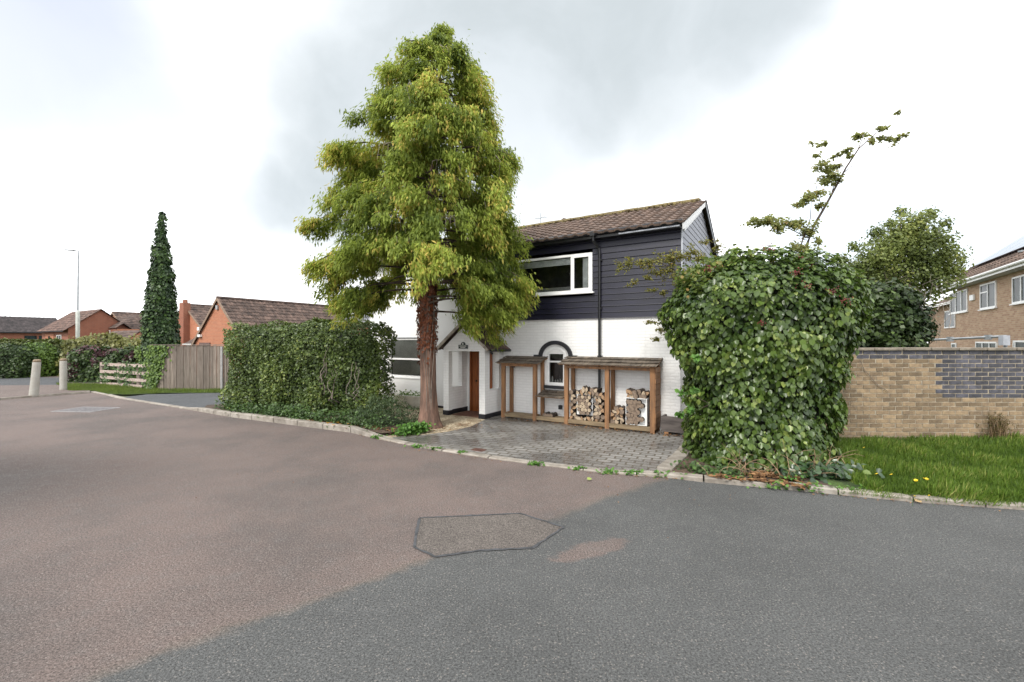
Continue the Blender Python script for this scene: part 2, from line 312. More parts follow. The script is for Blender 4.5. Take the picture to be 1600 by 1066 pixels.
WHITE = mat('white_upvc', (.82, .82, .8), .35, .03); BLACKP = mat('black_plastic', (.012, .012, .014), .35, .2)
DARKROOM = mat('dark_interior', (.03, .03, .03), .9, .3); BLIND = mat('blind_slats', (.82, .8, .72), .6, .05)
CURTAIN = mat('curtain', (.82, .84, .82), .9, .1); PWHITE = brickmat('white_painted_brick', (.84, .835, .82), (.80, .80, .785), (.77, .765, .75), .225, .075, .012, .65, .45, True)
RENDERW = mat('white_render', (.84, .835, .82), .75, .025, 1.5, .15, 60)
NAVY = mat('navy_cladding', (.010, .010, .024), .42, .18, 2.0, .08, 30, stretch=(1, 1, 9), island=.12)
LNAVY = mat('navy_cladding_lit', (.026, .025, .044), .34, .15, 2.0, .08, 30, stretch=(1, 1, 9), island=.12)  # paler copy of the navy, sky light on the side put into the colour
NPLINTH = mat('black_plinth', (.012, .013, .018), .5, .2)
TILE = mat('roof_tiles', (.155, .105, .08), .85, .3, 4.0, .4, 60, col2=(.085, .06, .048), island=.22)
TILED = mat('dark_roof_tiles', (.10, .066, .052), .85, .3, 3.0, .4, 50, island=.25)
MOSS = mat('mossy_ridge', (.20, .16, .06), .95, .3, 14.0, .6, 50, col2=(.11, .085, .05))
CEDAR = mat('log_store_timber', (.33, .165, .07), .7, .2, 2.5, .3, 60, col2=(.17, .09, .045), stretch=(7, 7, .9), island=.12)
CEDARH = mat('log_store_rail', (.27, .2, .115), .75, .2, 2.5, .3, 60, col2=(.14, .10, .06), stretch=(.9, 7, 7), island=.1)
SHINGLE = mat('weathered_shingles', (.17, .135, .10), .8, .25, 3.0, .5, 50, col2=(.075, .06, .045), stretch=(8, 1, 1), island=.3)
DOORW = mat('varnished_door', (.30, .09, .022), .35, .2, 2.0, .1, 30, col2=(.17, .05, .015), stretch=(9, 9, 1))
KERB = mat('kerb_concrete', (.33, .30, .26), .9, .2, 5.0, .6, 80, col2=(.19, .165, .135), island=.12)
CONC = mat('bollard_concrete', (.38, .37, .335), .9, .15, 5.0, .5, 60, col2=(.33, .31, .27))
BARK = mat('conifer_bark', (.24, .14, .10), .9, .25, 3.0, 1.0, 26, col2=(.085, .052, .038), stretch=(4, 4, .7))
TWIG = mat('bare_twigs', (.24, .2, .165), .85, .25, 6.0); DTWIG = mat('dark_twigs', (.07, .05, .035), .9, .3); TANTWIG = mat('dead_tan_twigs', (.30, .2, .12), .9, .25)
INNER = mat('dark_inner_core', (.018, .022, .010), .95, .4, 8.0)
OLDWOOD = mat('grey_fence_boards', (.21, .175, .145), .85, .25, 2.5, .4, 50, col2=(.12, .095, .075), stretch=(9, 9, .7), island=.25)
SLEEPER = mat('old_dark_timber', (.13, .11, .10), .85, .3, 2.5, .5, 40, col2=(.05, .042, .038), stretch=(.8, 6, 6))
METALG = mat('galvanised_metal', (.30, .32, .33), .45, .1, 5, metal=.6); POSTW = mat('painted_lamp_post', (.5, .52, .47), .6, .08)

# ------------------------------------------------------------------ ground
def sheet(name, pts, z, m, kind='structure', label=None, cat=None, thick=0):
    mb = MB(); vs = [(p[0], p[1], z) for p in pts]; n = len(vs)
    if thick: mb.prism([(p[0], p[1]) for p in pts], 'z', z-thick, z)
    else: mb.add(vs, [tuple(range(n))])
    o = mb.build(name, m); 
    import bmesh
    b = bmesh.new(); b.from_mesh(o.data); bmesh.ops.recalc_face_normals(b, faces=b.faces)
    if not thick and b.faces and list(b.faces)[0].normal.z < 0: bmesh.ops.reverse_faces(b, faces=b.faces)
    bmesh.ops.triangulate(b, faces=[f for f in b.faces if len(f.verts) > 4]); b.to_mesh(o.data); b.free()
    return tagp(o, label, cat, kind=kind)
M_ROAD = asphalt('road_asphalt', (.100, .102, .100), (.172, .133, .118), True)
M_DRIVE = asphalt('drive_asphalt', (.09, .095, .10)); M_PATH = asphalt('footpath_asphalt', (.17, .135, .12))
M_FIELD = mat('rough_ground', (.06, .075, .03), .95, .3, .5)
sheet('ground', [(-400, -60), (400, -60), (400, 600), (-400, 600)], -.03, M_FIELD)
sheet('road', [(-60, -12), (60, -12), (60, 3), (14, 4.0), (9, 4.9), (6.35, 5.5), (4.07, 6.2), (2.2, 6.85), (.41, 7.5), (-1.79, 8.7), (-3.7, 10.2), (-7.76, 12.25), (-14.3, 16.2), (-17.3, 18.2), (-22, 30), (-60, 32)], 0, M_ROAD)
KP = [(-17.3, 18.11), (-16.1, 17.35), (-14.48, 16.19), (-9.76, 13.42), (-7.76, 12.18), (-3.70, 10.12), (-2.94, 9.5), (-1.79, 8.65), (-.43, 7.89), (.41, 7.47), (1.52, 7.0), (2.37, 6.78), (2.85, 6.56), (4.07, 6.17), (5.23, 5.75), (6.35, 5.48), (9, 4.9), (14, 4.0)]
def kh(x):      # kerb upstand: dropped in front of the drives
    return float(np.interp(x, [-17, -14.6, -14, -10.2, -9.4, -7, -3.6, -2.6, 1.6, 2.6, 4, 6, 14], [.03, .04, .025, .03, .10, .13, .125, .03, .025, .07, .075, .06, .06]))
def resample(pts, step):
    pts = [Vector((*p, 0)) for p in pts]; out = [pts[0]]
    for a, b in zip(pts, pts[1:]):
        n = max(1, round((b-a).length/step))
        out += [a.lerp(b, (i+1)/n) for i in range(n)]
    return out
ks = resample(KP, .45); kn = []
for i, p in enumerate(ks):
    d = (ks[min(i+1, len(ks)-1)]-ks[max(i-1, 0)]).normalized(); kn.append(Vector((-d.y, d.x, 0)))
mb = MB()
for i in range(0, len(ks)-2, 2):
    for j in (i, i+1):
        a, b, na, nb = ks[j], ks[j+1], kn[j], kn[j+1]; ha, hb = kh(a.x), kh(b.x)
        if j == i: a = a.lerp(b, .025)
        else: b = b.lerp(a, .025)
        w = .15; c = .015
        pr = lambda p, n_, h: [p+Vector((0, 0, -.05)), p+Vector((0, 0, max(h-c, .005))), p+n_*c+Vector((0, 0, h)), p+n_*w+Vector((0, 0, h)), p+n_*w+Vector((0, 0, -.05))]
        mb.add(pr(a, na, ha)+pr(b, nb, hb), [(k, k+1, k+6, k+5) for k in range(4)]+([(0,1,2,3,4)] if j == i else [(5,6,7,8,9)]))
kerb = tagp(mb.build('kerb', KERB), kind='structure')
def kb(x0, x1, off=.15):   # the kerb's back edge between two abscissae
    return [(p+n_*off) for p, n_ in zip(ks, kn) if x0 <= p.x <= x1]
def HW(x, y, z=0): return A0+RX*x+DY*y+Vector((0, 0, z))
M_SOIL = granmat('soil', ((.06, .04, .028), (.13, .085, .055), (.035, .026, .02)), 40)
M_GRAV = granmat('gravel', ((.26, .2, .125), (.62, .53, .38), (.24, .175, .11)), 26)
sheet('gravel', [(-3.4, 9.9), (-2.5, 9.4), (-.4, 8.2), (1.0, 10), HW(-4.0, .0), HW(-11, .0), (-9.5, 15.3), (-7.5, 13.2), (-5, 11.5)], .012, M_GRAV)
pav = kb(-2.75, 2.45, .148)
sheet('block_paving', pav+[(3.1, 8.0), (3.76, 9.11), HW(.0, -.1), HW(-4.76, -.02), HW(-4.76, -.9), (-1.0, 10.75), (-1.47, 10.13), (-2.1, 9.7), (-2.6, 9.55)], .021, pavemat())
sheet('soil_bed', kb(-9.4, -2.9)+[(-2.6, 9.75), (-2.6, 10.4), (-3.3, 11.2), (-5, 12.3), (-8.3, 14.5), (-9.6, 13.9)], .09, M_SOIL)
sheet('bush_bed', kb(2.35, 4.9)+[(5.2, 9.3), (4.2, 10.0), (3.95, 9.8), (3.68, 8.9), (2.9, 7.75)], .055, M_SOIL)
M_GR = mat('turf', (.05, .085, .018), .95, .3, 3.0, .5, 40)
sheet('grass_verge', kb(4.2, 14)+[(16, 8.6), (14, 9.6), (5.0, 9.35)], .06, M_GR)
dr = [G(182, 621.5), G(298, 640)]
sheet('driveway', kb(-14.6, -9.6)+[(-8.6, 14.6), (-10.5, 18.0), (-14.2, 17.2)], .024, M_DRIVE)
vp = [G(88, 601), G(157, 602), G(238, 609.5), G(348, 610), G(352, 615), G(260, 615.5), G(200, 618), G(170, 617.5), G(146, 612), G(108, 612.5)]
sheet('grass_strip', vp, .035, M_GR)
sheet('footpath', [G(-150, 634), G(0, 625), G(45, 621), G(140, 614), G(141, 612), G(106, 612), G(100, 603), G(0, 604), G(-200, 604)], .05, M_PATH)
mb = MB(); e = [G(-150, 634), G(0, 625), G(45, 621.3), G(140, 614)]
for a, b in zip(e, e[1:]): mb.bar(a+Vector((0, 0, .03)), b+Vector((0, 0, .03)), .12, .08)
tagp(mb.build('path_edging', KERB), kind='structure')
sheet('back_road', [G(-300, 603), G(104, 603), G(106, 590), G(-300, 590)], .006, M_DRIVE)
# stone edging between the paving and the ivy bush
mb = MB()
pe = [(2.42, 7.02), (2.95, 7.8), (3.62, 8.9)]
for a, b in zip(pe, pe[1:]): mb.bar((*a, .05), (*b, .05), .24, .07)
tagp(mb.build('stone_edging', KERB, bevel=.01), kind='structure')
# sealed seam round an old patch in the road
TAR = mat('tar_seal', (.065, .067, .072), .6, .2, 12, .3, 60)
sp_ = [G(*p) for p in ((655, 810), (735, 806.5), (812, 803), (881, 824.5), (832, 857), (750, 861), (680, 871), (648, 856))]
sheet('road_patch', sp_, .004, asphalt('patch_asphalt', (.135, .118, .105)))
mb = MB()
loop = sp_+[sp_[0]]
for a, b in zip(loop, loop[1:]):
    n = max(2, int((b-a).length/.07)); d = (b-a).normalized(); q = Vector((-d.y, d.x, 0)); L = []
    for i in range(n+1):
        p = a.lerp(b, i/n); o1 = .006*math.sin(p.x*37+p.y*11); w = .015+.012*noise.noise(p*7)
        L += [p+q*(o1+w)+Vector((0, 0, .008)), p+q*(o1-w)+Vector((0, 0, .008))]
    mb.add(L, [(2*i, 2*i+1, 2*i+3, 2*i+2) for i in range(n)])
tagp(mb.build('tar_seam', TAR), kind='structure')

# ------------------------------------------------------------------ roofs of real tiles
def tile_roof(mb, O, U, Vv, w, l, tw=.3, tl=.32, th=.02, roll=.025, skew=0):
    """O lower-left corner, U along the eave, Vv up the slope"""
    O, U, Vv = Vector(O), Vector(U).normalized(), Vector(Vv).normalized(); Nn = U.cross(Vv).normalized()
    if Nn.z < 0: Nn = -Nn
    nu, nv = max(1, round(w/tw)), max(1, round(l/tl)); a, b = w/nu, l/nv
    for j in range(nv):
        for i in range(nu):
            u0 = i*a; jt = random.uniform(-.004, .004); vs = []
            for v_, h in ((j*b-.03, th+.012+jt), (min((j+1)*b+.01, l), 0.004)):
                for k, hh in ((0, 0), (.22, roll*.9), (.42, roll), (.6, .1*roll), (.97, 0)):
                    vs.append(O+U*(u0+a*k+.002)+Vv*v_+Nn*(hh+h))
            for k, hh in ((0, 0), (.22, roll*.9), (.42, roll), (.6, .1*roll), (.97, 0)): vs.append(O+U*(u0+a*k+.002)+Vv*(j*b-.03)+Nn*(hh-.012+jt))
            mb.add(vs, [(k, k+1, k+6, k+5) for k in range(4)]+[(k+10, k+11, k+1, k) for k in range(4)])
def gable_house(name, loc, label, w, l, eave, apex, wallm, roofm, over=.25, group=None, tw=.4, tl=.4, x_extra=0, parts=None, wallfrom=-.1):
    """local x across the gable (apex at x=0), local y along the ridge; gable face at y=0"""
    h = empty(name, loc, ROT, label, 'house', group)
    mb = MB(); mb.prism([(-w, wallfrom), (w, wallfrom), (w, eave), (0, apex), (-w, eave)], 'y', 0, l); mb.build('wall', wallm, h)
    rf = MB(); s = (apex-eave)/w; sl = math.hypot(w+over, s*(w+over))
    for sx in (-1, 1):
        e = Vector((sx*(w+over), -over*.6, eave-s*over+.05)); up = Vector((-sx*w, 0, s*w)).normalized()
        tile_roof(rf, e, (0, 1, 0), up, l+over*1.2, sl, tw, tl)
        rf.add([e, e+Vector((0, l+over*1.2, 0)), Vector((0, l+over*.6, apex+.05)), Vector((0, -over*.6, apex+.05))], [(0,1,2,3)])
    rf.tube([(0, -over*.6, apex+.07), (0, l+over*.6, apex+.07)], .09, 8)
    r = rf.build('roof', roofm, h)
    bb = MB()
    for sx in (-1, 1):
        bb.bar((sx*(w+over), -over*.6, eave-s*over), (0, -over*.6, apex), .03, .14)
    bb.build('bargeboard', mat('brown_barge', (.24, .17, .12), .7, .1), h)
    return h
def window(parent, x0, x1, z0, z1, y, fw=.05, mull=(), trans=(), name='window', glass=None, depth=.06, sill=True):
    w = MB()
    for a, b, c_, d in ((x0, x1, z0, z0+fw), (x0, x1, z1-fw, z1)): w.box(a, b, y-depth/2, y+depth/2, c_, d)
    for a, b in ((x0, x0+fw), (x1-fw, x1)): w.box(a, b, y-depth/2+.001, y+depth/2-.001, z0+fw-.002, z1-fw+.002)
    for m in mull: w.box(m-fw/2, m+fw/2, y-depth/2+.004, y+depth/2-.004, z0+fw-.003, z1-fw+.003)
    for t, a, b in trans: w.box(a+.003, b-.003, y-depth/2+.006, y+depth/2-.006, t-fw/2, t+fw/2)
    o = w.build(name, WHITE, parent, .004)
    MB().add([(x0+fw*.6, y, z0+fw*.6), (x1-fw*.6, y, z0+fw*.6), (x1-fw*.6, y, z1-fw*.6), (x0+fw*.6, y, z1-fw*.6)], [(0,1,2,3)]).build('pane', glass or GLASS, o)
    if sill: MB().box(x0-.05, x1+.05, y-depth/2-.05, y+.0, z0-.045, z0-.003).build('sill', WHITE, o, .005)
    return o
DGLASS = mat('dark_glass', (.03, .045, .045), .25, .3, 3.0, spec=.12)

# ------------------------------------------------------------------ the white house
house = empty('white_house', A0, ROT, 'white painted brick house with navy boarded upper floor and gabled front porch', 'house')
LEN, DEP, EV, RG = 10.39, 5.8, 4.80, 6.0
w = MB()
HW1 = (-9.45, -7.96, .90, 2.19); HW2 = (-3.40, -2.90, .95, 1.80); HW3 = (-4.42, -2.1, 3.35, 4.34)
wall_holes(w, -5.93, 0, -.2, 2.68, [HW2, (-5.93, -5.24, -.2, 1.83)], 0, .13)
w.add([(0,0,-.2),(0,DEP,-.2),(0,DEP,EV),(0,DEP/2,RG-.1),(0,0,EV)], [(0,1,2,3,4)])
w.add([(-5.93,DEP,-.2),(0,DEP,-.2),(0,DEP,EV),(-5.93,DEP,EV)], [(3,2,1,0)])
w.build('brick_wall', PWHITE, house)
w = MB(); wall_holes(w, -LEN, -5.93, -.2, EV, [HW1], -.004, .13)
w.add([(-LEN,0,-.2),(-LEN,DEP,-.2),(-LEN,DEP,EV),(-LEN,DEP/2,RG-.1),(-LEN,0,EV)], [(4,3,2,1,0)])
w.add([(-LEN,DEP,-.2),(-5.93,DEP,-.2),(-5.93,DEP,EV),(-LEN,DEP,EV)], [(3,2,1,0)])
w.build('rendered_wall', RENDERW, house)
w = MB(); w.box(-LEN, -6.25, -.03, -.006, -.2, .07); w.build('plinth', NPLINTH, house)
# navy boards
cl = MB(); z = 2.67; bh = .147
while z < EV-.05:
    z1 = min(z+bh, EV)
    segs = [(-5.93, 0.03)]
    if z1 > HW3[2]+.02 and z < HW3[3]-.02: segs = [(-5.93, HW3[0]), (HW3[1], 0.03)]
    for a, b in segs:
        cl.prism([(-.048, z), (-.042, z+.012), (-.028, z1-.004), (-.002, z1-.004), (-.002, z)], 'x', a, b)
    z = z1
cl.build('cladding', NAVY, house)
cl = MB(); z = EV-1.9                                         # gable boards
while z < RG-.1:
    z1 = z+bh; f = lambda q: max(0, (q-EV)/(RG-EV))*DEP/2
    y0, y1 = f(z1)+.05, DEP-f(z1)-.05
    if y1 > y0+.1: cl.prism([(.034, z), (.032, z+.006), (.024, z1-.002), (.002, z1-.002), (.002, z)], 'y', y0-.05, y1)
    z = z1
cl.build('gable_cladding', mat('navy_gable_boards_lit', (.20, .205, .24), .45, .06, 2.0, .08, 30), house)  # navy boards coloured paler, sky light from the right painted in
MB().box(.03, .058, -.058, -.004, 2.67, EV-.05).build('corner_trim', mat('pale_trim', (.4, .42, .46), .5, .05), house)
# roof
rf = MB(); ov = .32; s = (RG-EV)/(DEP/2)
for sg in (1, -1):
    y0 = -ov if sg == 1 else DEP+ov
    e = Vector((-LEN-.2, y0, EV-s*ov+.07)); up = Vector((0, sg*DEP/2, RG-EV)).normalized()
    sl = math.hypot(DEP/2+ov, s*(DEP/2+ov)); tile_roof(rf, e, (1, 0, 0), up, LEN+.36, sl, .27, .30, .022, .034)
    q = e+Vector((LEN+.36, 0, 0)); rf.add([e, q, q+up*sl, e+up*sl], [(0,1,2,3)])
roof = rf.build('roof', TILE, house)
rr = MB()
for i in range(24):
    x = -LEN-.2+i*.4402
    rr.tube([(x+.006, DEP/2, RG+.075+.005*math.sin(i*2.1)), (x+.434, DEP/2, RG+.075+.005*math.sin(i*3.7))], .105, 10)
rr.build('ridge_tiles', MOSS, roof)
mo = MB()
for i in range(160):
    x = random.uniform(-8, .1); k = random.random()**2*.35; r = random.uniform(.015, .05)
    mo.lathe([(.3*r, -.4*r), (r, 0), (.7*r, .5*r), (.2*r, .7*r)], 7, M=Matrix.Translation((x, DEP/2-.12-k, RG+.1-(k+.0)*s)))
tagp(mo.build('moss', MOSS, roof), kind='stuff')
# cross gable at the back that peeks over the ridge
cg = MB(); cg.prism([(-4.75, 6.03), (-3.75, 6.03), (-4.32, 6.26)], 'y', 3.0, 5.2); cg.build('rear_roof', TILE, house)
fs = MB(); fs.box(-LEN-.1, .06, -.23, -.052, EV-.16, EV-.135); fs.box(-LEN-.1, .06, -.25, -.23, EV-.16, EV+.02); fs.build('fascia', BLACKP, house)
gt = MB(); gt.tube([(-LEN-.15, -.30, EV-.055), (.10, -.30, EV-.04)], .052, 10); gt.build('gutter', BLACKP, house, smooth_=True)
MB().tube([(-1.35, -.275, EV-.135), (.04, -.275, EV-.125)], .022, 8).build('soffit_conduit', mat('grey_plastic', (.4, .42, .46), .4, .05), house)
MB().bar((.115, -ov+.02, EV-s*ov-.02), (.115, DEP/2, RG-.02), .03, .13).build('white_bargeboard', MATS.get('white_board') or mat('white_board', (.8, .8, .8), .5, .03), house)
bb = MB(); bb.bar((.13, DEP+ov, EV-s*ov), (.13, DEP/2, RG), .03, .24)
bb.build('bargeboard', BLACKP, house)
MB().bar((.075, .02, EV-.10), (.075, DEP/2-.45, RG-.26), .03, .17).build('white_flashing', mat('white_board', (.8, .8, .8), .5, .03), house)
dp = MB(); dp.tube([(-1.99, -.30, EV-.1), (-1.99, -.29, EV-.22), (-1.92, -.10, EV-.38), (-1.90, -.095, EV-.5), (-1.90, -.095, 2.2), (-1.90, -.095, .12), (-1.90, -.2, .04)], .034, 10)
dp.box(-2.05, -1.93, -.36, -.25, EV-.12, EV-.02)
for zz in (4.1, 2.9, 1.7, .6): dp.box(-1.955, -1.845, -.1, -.0, zz, zz+.035)
dp.build('downpipe', BLACKP, house, smooth_=False)
ae = MB(); ae.tube([(-5.19, 3.0, 5.9), (-5.19, 3.0, 6.55)], .012, 6); ae.bar((-5.4, 3.0, 6.38), (-4.98, 3.0, 6.38), .012, .012)
for i in range(4): ae.bar((-5.36+i*.12, 2.9, 6.38), (-5.36+i*.12, 3.1, 6.38), .008, .008)
ae.build('aerial', METALG, house)
# upper window
x0, x1, z0, z1 = HW3
uw = window(house, x0, x1, z0, z1, -.03, .06, mull=(-2.66,), sill=True, depth=.09)
ff = MB()
for a, b, c_, d in ((-2.63, x1-.05, z0+.05, z0+.10), (-2.63, x1-.05, z1-.10, z1-.05)): ff.box(a, b, -.085, -.076, c_, d)
for a, b in ((-2.63, -2.585), (x1-.095, x1-.05)): ff.box(a, b, -.084, -.077, z0+.10, z1-.10)
ff.build('opening_casement', WHITE, uw)
def interior(parent, x0, x1, z0, z1, y0, d=.9):
    m = MB(); vs = [(x, y, z) for z in (z0, z1) for y in (y0, y0+d) for x in (x0, x1)]
    m.add(vs, [(2,6,7,3), (0,2,3,1), (4,5,7,6), (0,4,6,2), (1,3,7,5)]); return m.build('room_recess', DARKROOM, parent)
interior(house, x0+.01, x1-.01, z0+.01, z1-.01, .13)
b_ = MB()
for i in range(5): b_.box(x0+.09, -2.71, .03, .05, z1-.10-.034*i, z1-.075-.034*i)
for i in range(20): b_.box(-2.40+i*.012, -2.388+i*.012, .05+.012*(i % 2), .056+.012*(i % 2), z0+.08, z1-.1)
b_.build('window_dressing', CURTAIN, uw)
b_ = MB()
for i in range(6): b_.box(x0+.09, -2.71, .03, .05, z0+.075+.018*i, z0+.079+.018*i)
b_.build('sill_rails', WHITE, uw)
# wing window with venetian blind
x0, x1, z0, z1 = HW1
ww = window(house, x0, x1, z0, z1, .06, .06, trans=((1.50, x0+.06, x1-.06),), depth=.07)
interior(house, x0+.01, x1-.01, z0+.01, z1-.01, .13)
b_ = MB()
for i in range(34):
    zz = z1-.08-i*.034; b_.bar((x0+.07, .115, zz), (x1-.07, .115, zz), .003, .024)
b_.build('venetian_blind', BLIND, ww)
MB().box(x0-.03, x1+.03, -.012, .0, z1+.004, z1+.035).build('window_head', mat('grey_lead', (.3, .31, .33), .5, .1), house)
# arched kitchen window
x0, x1, z0, z1 = HW2; xc = (x0+x1)/2
aw = window(house, x0, x1, z0, z1, .05, .045, trans=((1.55, x0+.04, x1-.04),), depth=.08, sill=False)
interior(house, x0+.01, x1-.01, z0+.01, z1-.01, .13, .6)
it = MB()
for i, (dx, r, h) in enumerate(((.10, .028, .15), (.19, .022, .06), (.26, .025, .07), (.33, .02, .09), (.40, .03, .06))): it.lathe([(r, 0), (r, h*.7), (r*.5, h)], 8, c=(x0+dx, .11), M=Matrix.Translation((0, 0, z0+.05)))
it.build('windowsill_jars', mat('jar_glass', (.3, .3, .28), .2, .1), house)
def arch(mb, xc, zc, rx, rz_, t, y0, y1, n=18, a0=0, a1=math.pi):
    for i in range(n):
        p = []
        for k in (i, i+1):
            a = a0+(a1-a0)*k/n
            for q in (0, t): p.append((xc+(rx+q)*math.cos(a), zc+(rz_+q)*math.sin(a)))
        (a_, b2, c2, d2) = p; mb.prism([a_, b2, d2, c2], 'y', y0, y1)
am = MB(); arch(am, xc+.0, 1.68, .395, .33, .10, -.065, .0)
am.box(xc-.64, xc-.393, -.066, .0, 1.655, 1.725); am.box(xc+.393, xc+.62, -.066, .0, 1.655, 1.725)
am.build('arch_moulding', NPLINTH, house)
ai = MB(); arch(ai, xc, 1.62, .29, .27, .03, -.022, -.002); ai.box(x0-.07, x0-.004, -.024, -.001, z0, z1+.0); ai.box(x1+.004, x1+.07, -.024, -.001, z0, z1+.0)
ai.build('arch_surround', WHITE, house)
MB().box(x0-.14, x1+.12, -.09, -.0, .84, .915).build('stone_sill', NPLINTH, house, .006)
# porch
porch = MB(); px0, px1, pf, pz = -6.22, -4.78, -.95, -.2; t_ = .19
front = [(px0, pz), (px0+t_, pz), (px0+t_, 1.82), (px1-t_-.02, 1.82), (px1-t_-.02, pz), (px1, pz), (px1, 1.9), ((px0+px1)/2, 2.5), (px0, 1.9)]
fr = [(px0, pz), (px0+t_, pz), (px0+t_, 1.82), (px0, 1.9)]
porch.prism([(px0, pz), (px0+t_, pz), (px0+t_, 1.82), (px0, 1.9)], 'y', pf, pf+.16)
porch.prism([(px1-t_, pz), (px1, pz), (px1, 1.9), (px1-t_, 1.82)], 'y', pf, pf+.16)
porch.prism([(px0, 1.9), (px0+t_, 1.82), (px1-t_, 1.82), (px1, 1.9), ((px0+px1)/2, 2.5)], 'y', pf, pf+.16)
for xa, xb in ((px0, px0+.13), (px1-.13, px1)):
    porch.box(xa, xb, pf+.16, -.002, pz, .78); porch.box(xa, xb, pf+.16, -.73+.0, .78, 1.9); porch.box(xa, xb, -.27, -.002, .78, 1.9)
    porch.box(xa, xb, -.73, -.27, 1.80, 1.9)
pb = porch.build('porch', PWHITE, house)
pl = MB()
for xa, xb in ((px0-.012, px0+t_+.012), (px1-t_-.012, px1+.012)): pl.box(xa, xb, pf-.012, pf+.17, pz, .14)
pl.box(px0-.012, px0+.142, pf+.17, -.004, pz, .14); pl.box(px1-.142, px1+.012, pf+.17, -.004, pz, .14)
pl.build('plinth', NPLINTH, pb)
pr = MB(); xm = (px0+px1)/2; az, ez, ox = 2.60, 1.87, .17; hw = (px1-px0)/2+ox
for sx in (-1, 1):
    e = Vector((xm+sx*hw, pf-.13, ez)); up = Vector((-sx*hw, 0, az-ez)); L = up.length
    tile_roof(pr, e, (0, 1, 0), up, .95+.13, L, .21, .24, .018, .025)
    q = Vector((0, .95+.12, 0)); pr.add([e, e+q, e+q+up, e+up], [(0,1,2,3)])
pr.tube([(xm, pf-.14, az+.03), (xm, .0, az+.03)], .075, 10)
pr.build('roof', mat('porch_tiles', (.10, .062, .05), .8, .3, 4, .4, 60, island=.25), pb)
pg = MB()
for sx in (-1, 1): pg.bar((xm+sx*(hw+.01), pf-.12, ez-.015), (xm, pf-.12, az-.02), .05, .065)
pg.build('bargeboard', mat('cement_verge', (.42, .37, .31), .85, .2, 8), pb)
MB().tube([(xm+hw+.04, pf-.05, ez-.02), (xm+hw+.04, -.0, ez-.035)], .035, 8).build('gutter', BLACKP, pb)
dr_ = MB(); dr_.box(-5.92, -5.25, .01, .05, -.05, 1.83); 
for a in (-5.92, -5.70, -5.48): dr_.box(a+.012, a+.19, .0, .012, .1, 1.75)
door = dr_.build('door', DOORW, house, .004)
fm = MB(); fm.box(-5.99, -5.925, -.03, .06, -.05, 1.9); fm.box(-5.245, -5.18, -.03, .06, -.05, 1.9); fm.build('door_frame', DOORW, house)
MB().lathe([(.012, 0), (.03, .02), (.03, .04), (.01, .055)], 12, M=Matrix.Translation((-5.74, .0, .92)) @ Matrix.Rotation(math.pi/2, 4, 'X')).build('door_knob', mat('dark_brass', (.05, .035, .02), .3, .1, metal=.8), door)
MB().box(-5.98, -5.02, -.85, -.05, .0, .028).build('doorstep', mat('brick_step', (.16, .07, .045), .8, .2, 20), house)
sg = MB(); sg.box(xm-.155, xm+.155, pf-.03, pf-.003, 1.89, 1.995); sg.lathe([(.075, -.014), (.075, .012)], 20, M=Matrix.Translation((xm, pf-.017, 1.998)) @ Matrix.Rotation(math.pi/2, 4, 'X'))
sign = sg.build('name_sign', mat('slate_sign', (.02, .03, .028), .4, .2), pb)
def text(body, size, loc, rot, m, parent, name='lettering'):
    cu = bpy.data.curves.new(name, 'FONT'); cu.body = body; cu.size = size; cu.extrude = .002; cu.align_x = 'CENTER'; cu.align_y = 'CENTER'
    o = bpy.data.objects.new('tmp', cu); COL.objects.link(o); dg = bpy.context.evaluated_depsgraph_get()
    me = bpy.data.meshes.new_from_object(o.evaluated_get(dg)); bpy.data.objects.remove(o)
    q = link(name, me, m, parent); q.location = loc; q.rotation_euler = rot; return q
LET = mat('sign_letters', (.6, .6, .55), .6, .05)
em = MB(); em.prism([(xm-.03, 2.0), (xm+.03, 2.0), (xm+.018, 2.03), (xm, 2.055), (xm-.02, 2.03)], 'y', pf-.036, pf-.0305); em.box(xm-.115, xm+.115, pf-.034, pf-.0305, 1.952, 1.972); em.box(xm-.085, xm+.085, pf-.034, pf-.0305, 1.915, 1.932)
em.build('sign_lettering', LET, sign)
cm = MB(); cm.box(px1+.002, px1+.05, pf+.22, pf+.27, 1.76, 1.80); cm.tube([(px1+.05, pf+.245, 1.78), (px1+.10, pf+.19, 1.76)], .03, 10); cm.build('outside_light', BLACKP, pb)

# ------------------------------------------------------------------ log store along the wall
store = empty('log_store', HW(-2.5, -.28), ROT, 'timber log store with shingled canopies standing against the white wall', 'log store')
store_off = Matrix.Translation((2.5, .28, 0))
def sbox(name, m, *boxes, bev=.006):
    q = MB()
    for b in boxes: q.box(*b, M=store_off)
    return q.build(name, m, store, bev)
for a, zt in ((-4.56, 1.50), (-3.58, 1.50), (-2.68, 1.52), (-1.62, 1.52), (-.56, 1.52)):
    sbox('post', CEDAR, (a, a+.105, -.50, -.41, 0, zt))
for a, zt in ((-4.55, 1.58), (-3.57, 1.58), (-2.68, 1.6), (-1.62, 1.6), (-.55, 1.6)):
    sbox('rear_post', CEDAR, (a+.01, a+.10, -.10, -.02, 0, zt))
rl = [(-4.455, -3.58), (-3.475, -2.68), (-2.575, -1.62), (-1.515, -.56)]
for a, b in rl: sbox('bottom_rail', CEDARH, (a, b, -.492, -.425, .05, .15))
for a, b in rl: sbox('floor_slats', CEDARH, *[(a+.01, b-.01, -.41+.075*i, -.36+.075*i, .10, .125) for i in range(5)])
for a, b in ((-4.455, -3.58), (-2.575, -1.62), (-1.515, -.56)): sbox('top_rail', CEDAR, (a, b, -.492, -.43, 1.42, 1.49))
sbox('side_rail', CEDAR, (-.555, -.47, -.41, -.10, .06, .14)); sbox('side_rail', CEDAR, (-4.55, -4.47, -.41, -.10, .06, .14))
q = MB()
